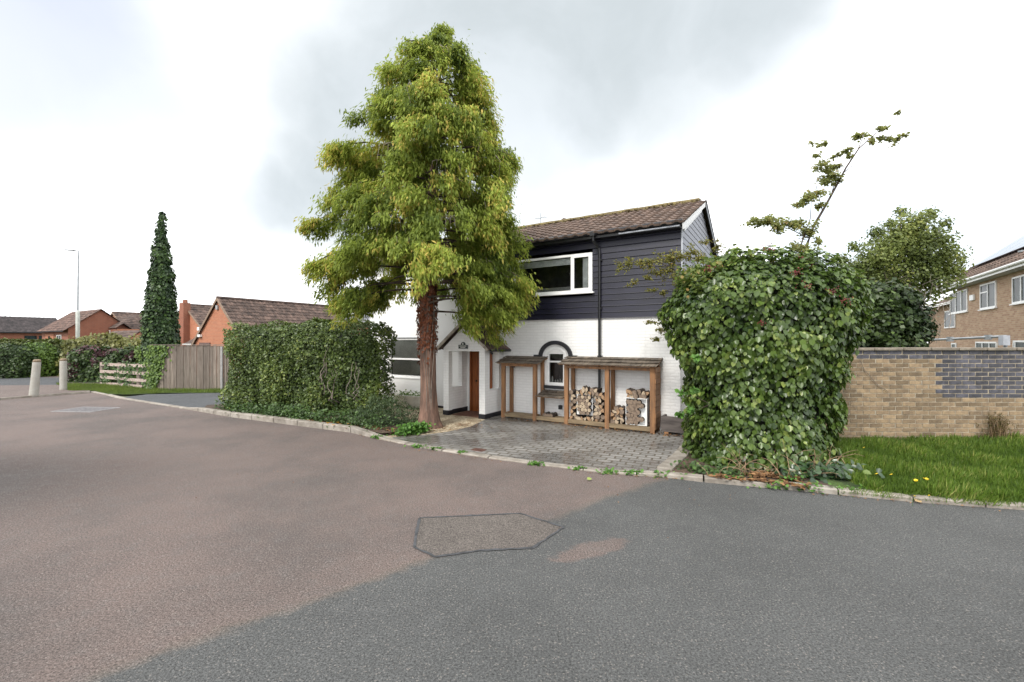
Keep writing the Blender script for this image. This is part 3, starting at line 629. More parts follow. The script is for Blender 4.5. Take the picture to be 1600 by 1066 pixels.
for i in range(11): q.box(-.455, -.435+.004*(i % 3), -.50, -.02, .1+.128*i, .1+.128*i+.118, M=store_off @ Matrix.Rotation(.0, 4, 'X'))
q.build('side_slats', CEDAR, store, .004)
def canopy(x0, x1, y0, y1, z0, z1):
    q = MB(); n = int((x1-x0)/.105); s = (z1-z0)/(y1-y0); up = Vector((0, y1-y0, z1-z0)).normalized(); nn = Vector((0, -up.z, up.y)); L = math.hypot(y1-y0, z1-z0)
    for row in range(3):
        x = x0-random.random()*.05
        while x < x1:
            wd = random.uniform(.07, .15); a, b = max(x, x0), min(x+wd-.004, x1); x += wd
            if b-a < .02: continue
            e0 = row*L/3-.02*random.random(); e1 = min(e0+L/3+.05, L)
            h0, h1 = .022+row*.012+random.uniform(0, .006), .004+row*.012
            base = Vector((0, y0, z0)); P = lambda xx, e, h: store_off @ (base+up*e+nn*h+Vector((xx, 0, 0)))
            q.add([P(a, e0, h0-.014), P(b, e0, h0-.014), P(b, e1, h1-.012), P(a, e1, h1-.012), P(a, e0, h0), P(b, e0, h0), P(b, e1, h1), P(a, e1, h1)], [(3,2,1,0),(4,5,6,7),(0,1,5,4),(2,3,7,6),(1,2,6,5),(0,4,7,3)])
    o = q.build('canopy', SHINGLE, store)
    MB().prism([(y0+.03, z0-.012), (y1, z1-.03), (y1, z1-.012), (y0+.03, z0+.004)], 'x', x0+.02, x1-.02).build('canopy_board', CEDAR, o).matrix_local = store_off
canopy(-4.68, -3.36, -.60, -.01, 1.50, 1.66); canopy(-3.47, -2.69, -.56, -.01, .66, .77); canopy(-2.80, -.38, -.63, -.01, 1.52, 1.68)
# firewood
LOGS = [mat('log_grey', (.27, .2, .145), .85, .25, 14, .4, 50, col2=(.13, .095, .07)), mat('log_tan', (.42, .27, .15), .85, .2, 14, .4, 50, col2=(.24, .15, .09)), mat('log_pale', (.5, .4, .28), .85, .2, 14, .4, 50, col2=(.3, .23, .16))]
LBARK = mat('log_bark', (.07, .05, .04), .9, .3, 20, .6, 50)
def log_mesh(kind, r, L):
    mb = MB(); n = 9 if kind == 'round' else 7; a0 = random.random()*6
    if kind == 'round': ring = [(r*random.uniform(.93, 1.05)*math.cos(a0+2*math.pi*k/n), r*random.uniform(.93, 1.05)*math.sin(a0+2*math.pi*k/n)) for k in range(n)]
    else:
        ang = random.uniform(1.3, 2.6); ring = [(0, 0)]+[(r*1.5*math.cos(a0+ang*k/(n-2)), r*1.5*math.sin(a0+ang*k/(n-2))) for k in range(n-1)]
        mx = sum(p[0] for p in ring)/n; my = sum(p[1] for p in ring)/n; ring = [(p[0]-mx, p[1]-my) for p in ring]
    vs = [(x, 0, z) for x, z in ring]+[(x, L, z) for x, z in ring]
    mb.add(vs, [tuple(range(n)), tuple(range(n, 2*n))[::-1]]); b = len(mb.f)
    mb.add(vs, [(i, n+i, n+(i+1) % n, (i+1) % n) for i in range(n)], 1)
    me = bpy.data.meshes.new('firewood_log'); me.from_pydata(mb.v, [], mb.f); me.polygons.foreach_set('material_index', mb.m); return me
lm = []
for i in range(18):
    me = log_mesh('round' if i % 3 == 0 else 'split', random.uniform(.048, .064), random.uniform(.26, .33)); me.materials.append(LOGS[i % 3 if i % 5 else 0]); me.materials.append(LBARK); lm.append(me)
rm = []
for i in range(6):
    me = log_mesh('round', random.uniform(.040, .048), .22); me.materials.append(LOGS[(0, 2, 0)[i % 3]]); me.materials.append(LBARK); rm.append(me)
def put_log(x, z, y, me, label, group):
    o = bpy.data.objects.new('firewood_log', me); COL.objects.link(o); o.location = HW(x, y, z)
    o.rotation_euler = (random.uniform(-.05, .05), random.uniform(-3, 3), ROT+random.uniform(-.1, .1)); tagp(o, label, 'firewood log', group)
boxes = [(-2.40, -1.98, .27, .80), (-1.13, -.64, .16, .78)]
def pile(x0, x1, top, label, group, skip):
    r = 0; z = .185
    while z < 1.05:
        x = x0+.055+(.05 if r % 2 else 0)
        while x < x1-.04:
            if z < top(x) and not (skip[0]-.05 < x < skip[1]+.05 and skip[2]-.05 < z < skip[3]+.015):
                put_log(x+random.uniform(-.012, .012), z+random.uniform(-.012, .012), -.42+random.uniform(-.03, .05), random.choice(lm), label, group)
            x += .094
        z += .08; r += 1
pile(-2.57, -1.63, lambda x: .80+.16*math.exp(-((x+2.1)/.25)**2)+.03*math.sin(x*9), 'split firewood log in the pile left of the fourth post', 'firewood piled in the middle bay of the log store', boxes[0])
pile(-1.51, -.57, lambda x: .46+.12*math.sin((x+1.5)*3)+(0 if x < -1.16 else .40), 'split firewood log in the pile at the right end of the store', 'firewood piled in the right bay of the log store', boxes[1])
for i, (x, z) in enumerate(((-3.3, .17), (-3.2, .155), (-3.12, .16))):
    put_log(x, z, -.36, lm[i*3], 'thick log lying low in the bay below the arched window', 'logs under the low canopy')
for (bx0, bx1, bz0, bz1), lab in zip(boxes, ('small white tray of round log ends within the middle firewood pile', 'larger white tray half filled with dark log ends in the right bay')):
    cr = empty('white_tray', HW((bx0+bx1)/2, -.44, bz0), ROT, lab, 'tray'); hw2, hh = (bx1-bx0)/2, bz1-bz0
    MB().box(-hw2, hw2, .10, .115, 0, hh).build('back_panel', WHITE, cr)
    q = MB(); q.box(-hw2, hw2, 0, .10, 0, .012); q.box(-hw2, hw2, 0, .10, hh-.012, hh); q.box(-hw2, -hw2+.012, 0, .10, .012, hh-.012); q.box(hw2-.012, hw2, 0, .10, .012, hh-.012); (q.build('rim', WHITE, cr) if hw2 > .22 else None)
    r = 0; z = bz0+.06; big = hw2 > .22
    while z < bz1-.05:
        x = bx0+.06+(.045 if r % 2 else 0)
        while x < bx1-.05:
            fx, fz = (x-bx0)/(bx1-bx0), (z-bz0)/(bz1-bz0)
            ok = not ((fx > .62 and .28 < fz < .62) or (fx > .8) or (fx > .66 and fz < .12)) if big else not ((fx < .45 and fz > .85) or (fx < .3 and fz < .15))
            if ok: put_log(x, z, -.46+random.uniform(-.01, .02), random.choice(rm if not big else lm[:6:3]+rm[:1]), 'dark round log end set in the larger white tray' if big else 'pale round log end set in the smaller white tray', 'log ends in the larger tray' if big else 'log ends in the smaller tray')
            x += .088
        z += .078; r += 1
for x_, y_, z_, lab in ((-4.42, -.09, 1.36, 'small black security camera fixed at the top of the left log store bay'), (-3.0, -.03, .30, 'small black outdoor socket low on the wall under the arched window')):
    o = empty('camera_box' if z_ > 1 else 'outdoor_socket', HW(x_, y_, z_), ROT, lab, 'security camera' if z_ > 1 else 'socket')
    MB().box(-.045, .045, -.04, .03, 0, .11).build('housing', BLACKP, o, .01); MB().box(-.03, .03, -.055, -.042, .02, .07).build('cover', NPLINTH, o, .004)
# planter of dark timber, bath planter
pt = empty('timber_planter', HW(0.0, -.2), ROT, 'long low planter of old dark timber between log store and ivy', 'planter')
MB().box(-.34, .50, -.20, -.15, .07, .42).build('front_board', SLEEPER, pt, .008)
q = MB(); q.box(-.34, -.29, -.15, .17, .07, .41); q.box(.45, .50, -.15, .17, .07, .41); q.build('end_board', SLEEPER, pt)
MB().box(-.29, .45, -.15, .17, .10, .36).build('soil_fill', M_SOIL, pt)
for x in (-.27, .38): MB().box(x, x+.09, -.19, -.1, 0, .07).build('foot', CEDAR, pt)
bath = empty('bath_planter', HW(-7.92, -.45), ROT, 'old white bathtub planter below the window with blinds', 'planter')
q = MB(); prof = [(.50, .0), (.62, .06), (.70, .2), (.74, .36), (.78, .375), (.78, .395), (.72, .395), (.68, .30)]
n = 28; vs = [(r*math.cos(2*math.pi*k/n), .45*r*math.sin(2*math.pi*k/n), z+.03) for r, z in prof for k in range(n)]
q.add(vs, [(i*n+k, i*n+(k+1) % n, (i+1)*n+(k+1) % n, (i+1)*n+k) for i in range(len(prof)-1) for k in range(n)]+[tuple(range(n))[::-1], tuple(range((len(prof)-1)*n, len(prof)*n))])
q.build('tub', mat('old_enamel', (.7, .68, .6), .3, .12, 4), bath, smooth_=True)
LG = leafmat('seedling_leaf', (.06, .12, .02), (.16, .26, .05))
nn = 260; P = np.stack([rng.uniform(-.6, .6, nn), rng.uniform(-.25, .25, nn), .36+rng.random(nn)**2*.16], 1)
leaves('seedlings', P, rnd(nn)+np.array([0, -.5, 1.]), rnd(nn)+np.array([0, 0, .8]), .05, T_LEAF, LG, bath, rng.random(nn))
nn = 120; c = G(628, 637)
tagp(leaves('weed_plant', np.array(c)+np.stack([rng.normal(0, .12, nn), rng.normal(0, .1, nn), rng.random(nn)*.25], 1), rnd(nn)+np.array([0, 0, 1.]), rnd(nn)+np.array([0, 0, .6]), .06, T_LEAF, LG, None, rng.random(nn)), 'small light green weed growing by the white bathtub', 'plant')

# ------------------------------------------------------------------ the conifer
TC = Vector((-2.02, 10.73, 0)); tz = lambda y: H+(533-y)*TC.y/F
tree = empty('conifer_tree', TC, 0, 'tall drooping yellow-green conifer with bare reddish trunk in front of the porch', 'tree')
mb = MB(); nseg = 40; n = 20; vs = []
for i in range(nseg+1):
    z = -.05+i/nseg*9.0; r = np.interp(z, [-.05, .08, .2, .45, 1, 2.6, 4.5, 7, 9], [.33, .285, .25, .215, .195, .175, .14, .08, .015])
    cx = np.interp(z, [0, 3.5, 9], [0, -.06, .30])
    for k in range(n):
        a = 2*math.pi*k/n; fl = .26*max(0, .5-z)*max(0, math.cos(3*a+.6))*r*1.6; rr_ = r*(1+.05*math.sin(5*a+z*.7)+.05*noise.noise(Vector((math.cos(a)*2, math.sin(a)*2, z*1.4))))+fl
        vs.append((cx+rr_*math.cos(a), rr_*math.sin(a), z))
mb.add(vs, [(i*n+k, i*n+(k+1) % n, (i+1)*n+(k+1) % n, (i+1)*n+k) for i in range(nseg) for k in range(n)])
trunk = mb.build('trunk', BARK, tree, smooth_=True)
# dry brown ivy clinging to the trunk
nn = 1500; a = rng.uniform(0, 2*np.pi, nn); z = 1.55+rng.random(nn)**.8*2.2; rr_ = .20+rng.random(nn)*.035; keep = rng.random(nn) < np.clip((z-1.4)/.9, .08, 1)
a, z, rr_ = a[keep], z[keep], rr_[keep]; P = np.stack([rr_*np.cos(a)-.04, rr_*np.sin(a), z], 1)
leaves('dry_ivy', P, np.stack([np.cos(a), np.sin(a), 0*a+.3], 1)+rnd(len(a))*.5, rnd(len(a))*.4+np.array([0, 0, -1.]), .055+rng.random(len(a))*.03, T_LEAF, leafmat('dry_ivy_leaf', (.13, .04, .02), (.26, .09, .04), trans=.1), tree, rng.random(len(a)))
q = MB()
for k in range(4):
    a0 = -1.9+k*.35; q.tube([(.03*math.sin(k)+(.2+.0*z_)*math.cos(a0+.25*math.sin(z_*2+k)), (.205)*math.sin(a0+.25*math.sin(z_*2+k)), z_) for z_ in np.linspace(.3, 3.2, 16)], .007, 5)
q.build('ivy_stems', TWIG, tree)
prL = [(32, 686), (45, 668), (60, 652), (85, 640), (103, 582), (155, 578), (170, 600), (200, 548), (254, 504), (290, 517), (344, 486), (380, 500), (416, 477), (440, 476), (461, 500), (490, 545), (520, 600)]
prR = [(32, 700), (45, 705), (60, 722), (85, 745), (103, 770), (125, 765), (155, 802), (175, 786), (200, 783), (254, 822), (290, 812), (320, 800), (344, 812), (380, 815), (416, 838), (461, 833), (490, 812), (515, 800)]
def prof_at(y, tab): return float(np.interp(y, [p[0] for p in tab], [p[1] for p in tab]))
TP, TN, TT, TS, TI = [], [], [], [], []
limbs = MB(); twg = MB()
nl = 0
ys = []
y = 40.
while y < 494: ys.append(y); y += 3.0
random.seed(23)
for iy, y in enumerate(ys):
    az = (iy*2.39996+random.uniform(-.35, .35)) % (2*math.pi); z = tz(y)
    if y > 424 and abs(math.cos(az)) < .6: az = random.choice((0, math.pi))+random.uniform(-.85, .85)
    if y > 458 and math.cos(az) < 0: continue
    yy = min(y+(18 if y > 110 else 2), 515); L = (prof_at(yy, prL)-668)*TC.y/F; R = (prof_at(yy, prR)-668)*TC.y/F
    cxx = float(np.interp(z, [0, 3.5, 9], [0, -.06, .30])); L = (L-cxx)*(.97 if y > 360 else 1.0); R = (R-cxx)*.965; ca = math.cos(az); side = R if ca > 0 else -L; mean = (R-L)/2
    rad = abs(side)*ca*ca+mean*.92*(1-ca*ca); rad = max(.05, rad*random.uniform(.86, 1.05)-(.15 if rad > .7 else .14)-.05*max(0, (100-y)/50))
    if random.random() < .08: rad *= .75
    cx = float(np.interp(z, [0, 3.5, 9], [0, -.06, .30])); o = Vector((math.cos(az), math.sin(az), 0)); side_v = Vector((-o.y, o.x, 0))
    rise = rad*random.uniform(.02, .14)-.05
    def pt(t): return Vector((cx, 0, z))+o*rad*t+Vector((0, 0, rise*math.sin(min(t, 1)*2.2)*1.1-rad*.22*t**3))+side_v*(rad*.08*math.sin(t*4+az*3))
    limbs.tube([pt(t) for t in np.linspace(0, .97, 7)], [max(.006, .032*(rad/2.6)*(1-t)+.006) for t in np.linspace(0, .97, 7)], 5)
    ntuft = max(4, int(rad*12.0)); clump = random.random(); nodes = [(random.uniform(.34 if rad > .8 else 0, 1.0)**.7 if not (y > 432 and math.cos(az) < 0) else random.uniform(.66, 1), random.gauss(0, .2), random.gauss(.5, .34), random.uniform(.2, .66)) for _ in range(max(2, int(rad*2.6)))]
    for j in range(ntuft):
        tn, sn, nth, nls = nodes[j % len(nodes)]; t = min(1.02, tn+random.gauss(0, .045)); base = pt(t)+side_v*(sn*rad*(1.1-.5*t)+random.gauss(0, .06)); base.z += random.uniform(-.03, .07)
        m = int(random.uniform(70, 100)); ls = nls*random.uniform(.75, 1.15)*(1 if rad > .6 else .7); wd = random.uniform(.08, .15)*(1 if rad > .6 else .55)
        d = rng.random(m); sp = rng.normal(0, 1, (m, 3))*np.array([wd, wd, .045])
        ov = np.array(o)*(.18*d[:, None]*random.uniform(.5, 1.3)); P = np.array(base)+sp*(1-.5*d[:, None])+ov; P[:, 2] -= ls*d**1.25
        TP.append(P); Tn = norm(rng.normal(size=(m, 3))*.75+np.array([o.x, o.y, .75])); TN.append(Tn)
        TT.append(norm(rng.normal(size=(m, 3))*.27+np.array(o)*.28+np.array([0, 0, -1.1]))); TS.append(.06+.10*rng.random(m))
        th = random.gauss(nth, .14)*.8+clump*.22; TI.append(np.clip(th+rng.normal(0, .12, m)+.15*d, 0, 1))
        if random.random() < .16 and t < .85:
            e = base+Vector((random.gauss(0, .08), random.gauss(0, .08), -random.uniform(.2, .45))); mdl = base+(e-base)*.4+o*.1
            twg.tube([base+Vector((0, 0, .06)), mdl+Vector((0, 0, .08)), e+o*.04], [.010, .008, .004], 4)
for (y, x, dz) in ((330, 640, .1), (352, 625, .0), (352, 700, .0), (265, 700, .1), (325, 590, 0), (395, 660, .1), (410, 690, .1), (240, 620, 0)):   # dead twig fans facing the road
    c = Vector(((x-800)/F*(TC.y-1.2), TC.y-1.2-.3, H+(533-y)/F*(TC.y-1.2)))-TC
    for k in range(7):
        dx = (k-3)*.07; twg.tube([c+Vector((0, .5, .12)), c+Vector((dx*.6, .1, .15)), c+Vector((dx*1.3, -.03, .05)), c+Vector((dx*1.5, -.05, -random.uniform(.1, .28)))], [.011, .009, .007, .003], 4)
lo = limbs.build('branches', DTWIG, tree); tagp(twg.build('dead_twigs', TWIG, tree), kind='stuff')
CONI = leafmat('conifer_spray', (.055, .095, .018), (.44, .53, .09), tip=(.56, .42, .11), rough=.6, trans=.42, spec=.25)
leaves('crown_or_core', np.concatenate(TP), np.concatenate(TN), np.concatenate(TT), np.concatenate(TS), (np.array([(0,0,0),(.145,.4,.03),(0,1,-.05),(-.145,.4,.03)], float), [(0,1,2,3)]), CONI, tree, np.concatenate(TI))

# ------------------------------------------------------------------ big hedge on the left
def hedge_table(hx, hy, top, base=.08, k=1.0):
    return [(base, 0, 0, hx*.90, hy*.85), (.35, 0, 0, hx*.97, hy*.96), (top*.5, 0, 0, hx, hy), (top*.82, 0, 0, hx*.99, hy*.98), (top*.95, 0, 0, hx*.965, hy*.86), (top, 0, 0, hx*.90, hy*.55), (top+.03, 0, 0, hx*.5, hy*.2)]
a, b = Vector((-8.75, 13.35, 0)), Vector((-3.48, 11.49, 0)); mid = (a+b)/2; ang = math.atan2(b.y-a.y, b.x-a.x); hl = (b-a).length/2
hc = mid+Vector((-math.sin(ang), math.cos(ang), 0))*.55
hedge = empty('clipped_hedge', hc, ang, 'large dense dark green hedge with clipped top between driveway and conifer', 'hedge')
HT = hedge_table(hl, .85, 2.56)
HLEAF = leafmat('hedge_leaf', (.028, .052, .013), (.14, .20, .04), tip=(.24, .28, .07), rough=.45, trans=.22, spec=.45)
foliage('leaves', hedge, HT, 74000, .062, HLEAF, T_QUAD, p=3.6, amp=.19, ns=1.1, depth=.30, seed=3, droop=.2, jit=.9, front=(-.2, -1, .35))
lathe_core('stems_or_core', HT, INNER, hedge, p=3.6, amp=.26)
q = MB()
for k in range(9):
    x = hl-random.uniform(.3, 1.9); z0 = random.uniform(.5, 1.2); p = Vector((x, -.82, z0)); pts = [p+Vector((0, .35, -.2))]
    for i in range(6): pts.append(p+Vector((random.gauss(0, .05)+.02*i, -.02+random.gauss(0, .03), .16*i)))
    q.tube(pts, [.014-.0015*i for i in range(7)], 5)
q.build('bare_branches', TWIG, hedge)
# low shrub and ground cover at the hedge foot
sh = empty('spreading_shrub', G(605, 668), 0, 'low sprawling grey-green shrub at the right foot of the big hedge', 'shrub')
foliage('leaves', sh, [(0, 0, 0, .95, .45), (.25, 0, 0, .9, .42), (.5, -.1, .05, .65, .3), (.72, -.15, .1, .2, .15)], 9000, .05, leafmat('shrub_leaf', (.03, .055, .022), (.1, .15, .06), trans=.2), T_SLIM, amp=.16, ns=3, depth=.35, seed=5, droop=-.4, jit=1)
lathe_core('stems_or_core', [(0, 0, 0, .9, .42), (.4, -.1, .05, .5, .3)], INNER, sh, amp=.15)
def patch(name, pts, n, size, m, zmax, tmpl=T_LEAF, up=.5, spread=.1, z0=.08):
    P = []
    while len(P) < n:
        i = random.randrange(len(pts)-1); t = random.random(); p = Vector(pts[i]).lerp(Vector(pts[i+1]), t); s = spread*(1+.7*noise.noise(p*1.7))
        c_ = noise.noise(p*2.3+Vector((5, 2, 1)))
        if random.random() > .55+c_*1.2: continue
        P.append((p.x+random.gauss(0, s), p.y+random.gauss(0, s), z0+random.random()**1.6*zmax*(.6+.8*max(0, c_+.3))))
    P = np.array(P); n = len(P)
    return leaves(name, P, rnd(n)*.7+np.array([0, -.3, 1.]), rnd(n)+np.array([0, 0, up]), size*(.6+.8*rng.random(n)), tmpl, m, None, rng.random(n))
GC = leafmat('ground_cover_leaf', (.03, .06, .018), (.11, .19, .05), trans=.25)
kb2 = [tuple(p) for p in kb(-9.2, -3.3, .42)]
tagp(patch('ground_cover', kb2, 4500, .05, GC, .3, spread=.13), kind='stuff')
BR = leafmat('bright_weed_leaf', (.05, .12, .02), (.14, .30, .05), trans=.3)
tagp(patch('weeds', [tuple(G(625, 683)), tuple(G(668, 676))], 900, .055, BR, .2, spread=.09, z0=.05), kind='stuff')
kl = [tuple(p-n_*.02) for p, n_ in zip(ks, kn) if -3.2 < p.x < 6]
P = []
def kerb_weeds(spots, n):
    P = []
    for (px, py, r, h) in spots:
        c = G(px, py)
        for _ in range(n): P.append((c.x+random.gauss(0, r), c.y+random.gauss(0, r*.35), .005+random.random()**1.5*h))
    P = np.array(P); m = len(P)
    return leaves('kerb_weeds', P, rnd(m)*.6+np.array([0, -.3, 1.]), rnd(m)+np.array([0, 0, .7]), .028+.03*rng.random(m), T_LEAF, BR, None, rng.random(m))
tagp(kerb_weeds([(590, 686, .07, .07), (655, 700, .08, .05), (680, 703, .08, .04), (722, 709, .05, .03), (838, 727, .08, .05), (905, 734, .06, .03), (955, 740, .09, .05), (990, 742, .09, .06), (1035, 745, .07, .07), (1070, 748, .06, .05), (1150, 756, .05, .08), (1215, 764, .12, .09), (1270, 768, .16, .12), (1330, 772, .14, .1), (1240, 758, .1, .12)], 70), kind='stuff')
# marigold-like flowers by the hedge
FLM = mat('orange_petals', (.75, .33, .02), .6, .2)
fo = None
for i, (x, y) in enumerate(((512, 661), (528, 660), (537, 657), (545, 662), (521, 664))):
    c = G(x, y, .14); f = MB()
    for k in range(8): a = k*math.pi/4; f.prism([(0, -.006), (.03, -.008), (.03, .008), (0, .006)], 'z', .0, .004); f.v[-8:] = [tuple(Matrix.Rotation(a, 3, 'Z') @ Vector(v)) for v in f.v[-8:]]
    if fo is None:
        st = empty('orange_flower', c, 0); f.build('petals', FLM, st); MB().tube([(0, 0, -.1), (.01, 0, 0)], .004, 5).build('stem', GC, st); fo = st
    else:
        st = fo.copy(); COL.objects.link(st); st.location = c
        for ch in fo.children: q = ch.copy(); COL.objects.link(q); q.parent = st
    tagp(st, 'tiny orange flower in the ground cover along the hedge foot', 'flower', 'orange flowers below the hedge')

# ------------------------------------------------------------------ ivy-covered bush on the right
BC = Vector((4.05, 8.0, 0)); bk = BC.y/F
ivy = empty('ivy_bush', BC, 0, 'towering bulging bush smothered in glossy green ivy beside the kerb', 'bush')
def brow(y, l, r, ry):
    z = H+(533-y)*(7.7/F); cx = ((l+r)/2-800)*7.75/F-BC.x; return (z, cx, 0, (r-l)/2*7.75/F*.955, ry)
BT = [brow(735, 1078, 1285, 1.06), brow(700, 1084, 1295, 1.0), brow(640, 1090, 1312, .95), brow(570, 1072, 1318, 1.02), brow(530, 1055, 1340, 1.1), brow(490, 1048, 1350, 1.15), brow(460, 1056, 1348, 1.1), brow(430, 1085, 1325, .95), brow(405, 1120, 1290, .7), brow(390, 1165, 1250, .4)]
BT[0] = (.05, BT[0][1]-.06, -.22, *BT[0][3:]); BT[1] = (BT[1][0], BT[1][1], -.14, *BT[1][3:])
IVY = leafmat('ivy_leaf', (.024, .052, .012), (.13, .205, .036), tip=(.25, .31, .075), rough=.33, trans=.28, spec=.5)
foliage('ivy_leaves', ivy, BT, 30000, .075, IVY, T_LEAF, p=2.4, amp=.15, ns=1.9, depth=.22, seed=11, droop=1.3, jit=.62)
lathe_core('stems_or_core', BT, INNER, ivy, p=2.4, amp=.16)
# leafy shoots that break the outline at the top
P = []
for k in range(230):
    a = random.random()*6.28; u = random.random(); bx = random.uniform(-.95, 1.05); z = 3.5-.42*bx*bx*.9+random.uniform(-.3, 0); p = Vector((bx, random.uniform(-.6, .6), z)); d = Vector((random.gauss(0, .35), random.gauss(0, .35), 1)).normalized(); L = random.uniform(.08, .38)
    for i in range(12): P.append(p+d*L*(i/12)+Vector((random.gauss(0, .03), random.gauss(0, .03), 0)))
P = np.array([tuple(p) for p in P]); m = len(P)
leaves('top_shoots', P, rnd(m)*.9+np.array([0, -.4, .8]), rnd(m)+np.array([0, 0, .2]), .05+.04*rng.random(m), T_LEAF, leafmat('young_shoot_leaf', (.06, .10, .015), (.19, .25, .05), tip=(.3, .2, .06), trans=.35), ivy, rng.random(m))
bm_ = MB()
for (px, py, nb) in ((1203, 388, 26), (1252, 403, 16), (1262, 412, 30), (1245, 425, 24), (1188, 503, 16), (1108, 420, 24), (1300, 455, 26), (1260, 447, 16), (1320, 470, 20)):
    c = V(px, py, 6.85 if py > 420 else 7.3)-BC
    for k in range(nb):
        r = .011; bm_.lathe([(.3*r, -r), (r, 0), (.3*r, r)], 6, M=Matrix.Translation(c+Vector((random.gauss(0, .045), random.gauss(0, .05), random.gauss(0, .035)))))
tagp(bm_.build('berries', mat('dark_red_berries', (.16, .02, .018), .35, .3), ivy), kind='stuff')
# dead twigs & big leaves at its foot
q = MB()
for k in range(75):
    c = G(random.gauss(1262, 38) if k % 3 else random.gauss(1175, 22), random.uniform(735, 752), .05); p = c+Vector((0, random.uniform(0, .3), 0)); pts = [p]; d = Vector((random.gauss(0, .5), random.gauss(-.15, .3), 1)).normalized(); L = random.uniform(.25, .65)
    for i in range(1, 6): d = (d+Vector((random.gauss(0, .28), random.gauss(0, .28), -.12*i*random.random()))).normalized(); pts.append(pts[-1]+d*L/5)
    q.tube(pts, [.006, .005, .005, .004, .003, .002], 4, cap=False)
tagp(q.build('dead_brush', TANTWIG), 'tangle of dead tan twigs at the foot of the ivy bush', 'dead twigs', kind='stuff')
tagp(patch('bed_weeds', [tuple(G(1075, 738)), tuple(G(1150, 750)), tuple(G(1120, 728))], 500, .05, GC, .10, spread=.1, z0=.05), kind='stuff')
gi = empty('ground_ivy', G(1290, 752), 0, 'low patch of dark ivy creeping over the kerb right of the dead twigs', 'plant')
m = 420; P = np.stack([rng.normal(0, .28, m), rng.normal(.05, .12, m), .06+rng.random(m)**1.5*.2], 1)
leaves('leaves', P, rnd(m)*.6+np.array([0, -.6, .9]), rnd(m)+np.array([0, -.3, -.3]), .06+.045*rng.random(m), T_LEAF, leafmat('ground_ivy_leaf', (.02, .05, .02), (.07, .13, .045), tip=(.25, .32, .08), rough=.3, spec=.6, trans=.15), gi, rng.random(m)*.8)
q = MB(); q.tube([(-.5, 0, .07), (-.1, -.03, .1), (.3, .02, .09), (.55, .0, .05)], .006, 5); q.build('stem', TANTWIG, gi)
# leaning sapling behind the bush and arching shrub on its left
def sapling(name, Y, polys, clusters, lm_, label, cat, lsize, leaf_n=3.2):
    o = empty(name, Vector((((polys[0][0][0]-800)/F*Y), Y, 0)), 0, label, cat); t = MB()
    for poly, r0 in [(p[:-1], p[-1]) for p in polys]:
        pts = []; PP = [V(a_, b_, Y+.15*math.sin(a_*.05))-o.location for a_, b_ in poly]
        t.tube(PP, [r0*(1-.85*i/(len(PP)-1)) for i in range(len(PP))], 6)
    P = []
    for (a_, b_, r) in clusters:
        c = V(a_, b_, Y+.15*math.sin(a_*.05))-o.location; R = r*Y/F
        for tw in range(max(3, int(r/2.2))):
            e = c+Vector((random.gauss(0, R*.8), random.gauss(0, R*.8), random.gauss(0, R*.55))); t.tube([c, (c+e)/2+Vector((0, 0, .02)), e], [.005, .004, .002], 4)
            for k in range(int(r*leaf_n/2)+3): q = c.lerp(e, random.uniform(.2, 1.1)); P.append(tuple(q+Vector((random.gauss(0, R*.25), random.gauss(0, R*.25), random.gauss(0, R*.2)))))
    t.build('stems_or_core', DTWIG, o); P = np.array(P); m = len(P)
    leaves('leaves', P, rnd(m)*.8+np.array([0, -.4, .8]), rnd(m)+np.array([0, 0, -.4]), lsize*(.6+.8*rng.random(m)), T_LEAF, lm_, o, rng.random(m)); return o
SAPL = leafmat('sapling_leaf', (.14, .17, .05), (.36, .38, .12), tip=(.42, .28, .12), trans=.55)
sapling('leaning_sapling', 8.3, [((1262, 560), (1258, 420), (1260, 385), (1272, 352), (1288, 325), (1306, 292), (1322, 262), (1342, 232), (1362, 214), (1405, 216), .034),
    ((1248, 500), (1247, 400), (1256, 368), (1266, 342), (1268, 312), .018), ((1262, 372), (1235, 358), (1205, 352), (1178, 345), .010), ((1300, 300), (1312, 262), (1318, 238), .008), ((1340, 235), (1352, 205), (1375, 198), .008), ((1316, 272), (1340, 252), (1350, 240), .007), ((1285, 330), (1275, 290), (1278, 262), .008), ((1362, 214), (1385, 195), (1403, 178), .009)],
    [(1182, 347, 12), (1198, 346, 13), (1215, 352, 11), (1235, 352, 12), (1250, 350, 10), (1262, 362, 12), (1245, 385, 14), (1268, 302, 12), (1258, 316, 9), (1248, 318, 6), (1280, 322, 8), (1282, 265, 13), (1298, 275, 12), (1290, 285, 9), (1305, 262, 8), (1312, 280, 7), (1275, 245, 4), (1280, 228, 6), (1290, 224, 4), (1305, 244, 6), (1322, 235, 6), (1328, 245, 5), (1343, 213, 10), (1362, 222, 6), (1374, 203, 8), (1378, 218, 7), (1390, 218, 5), (1407, 212, 8), (1404, 176, 3), (1258, 395, 14), (1278, 380, 8)], SAPL, 'thin leaning sapling with sparse leaves rising above the ivy bush', 'tree', .044, 8.5)
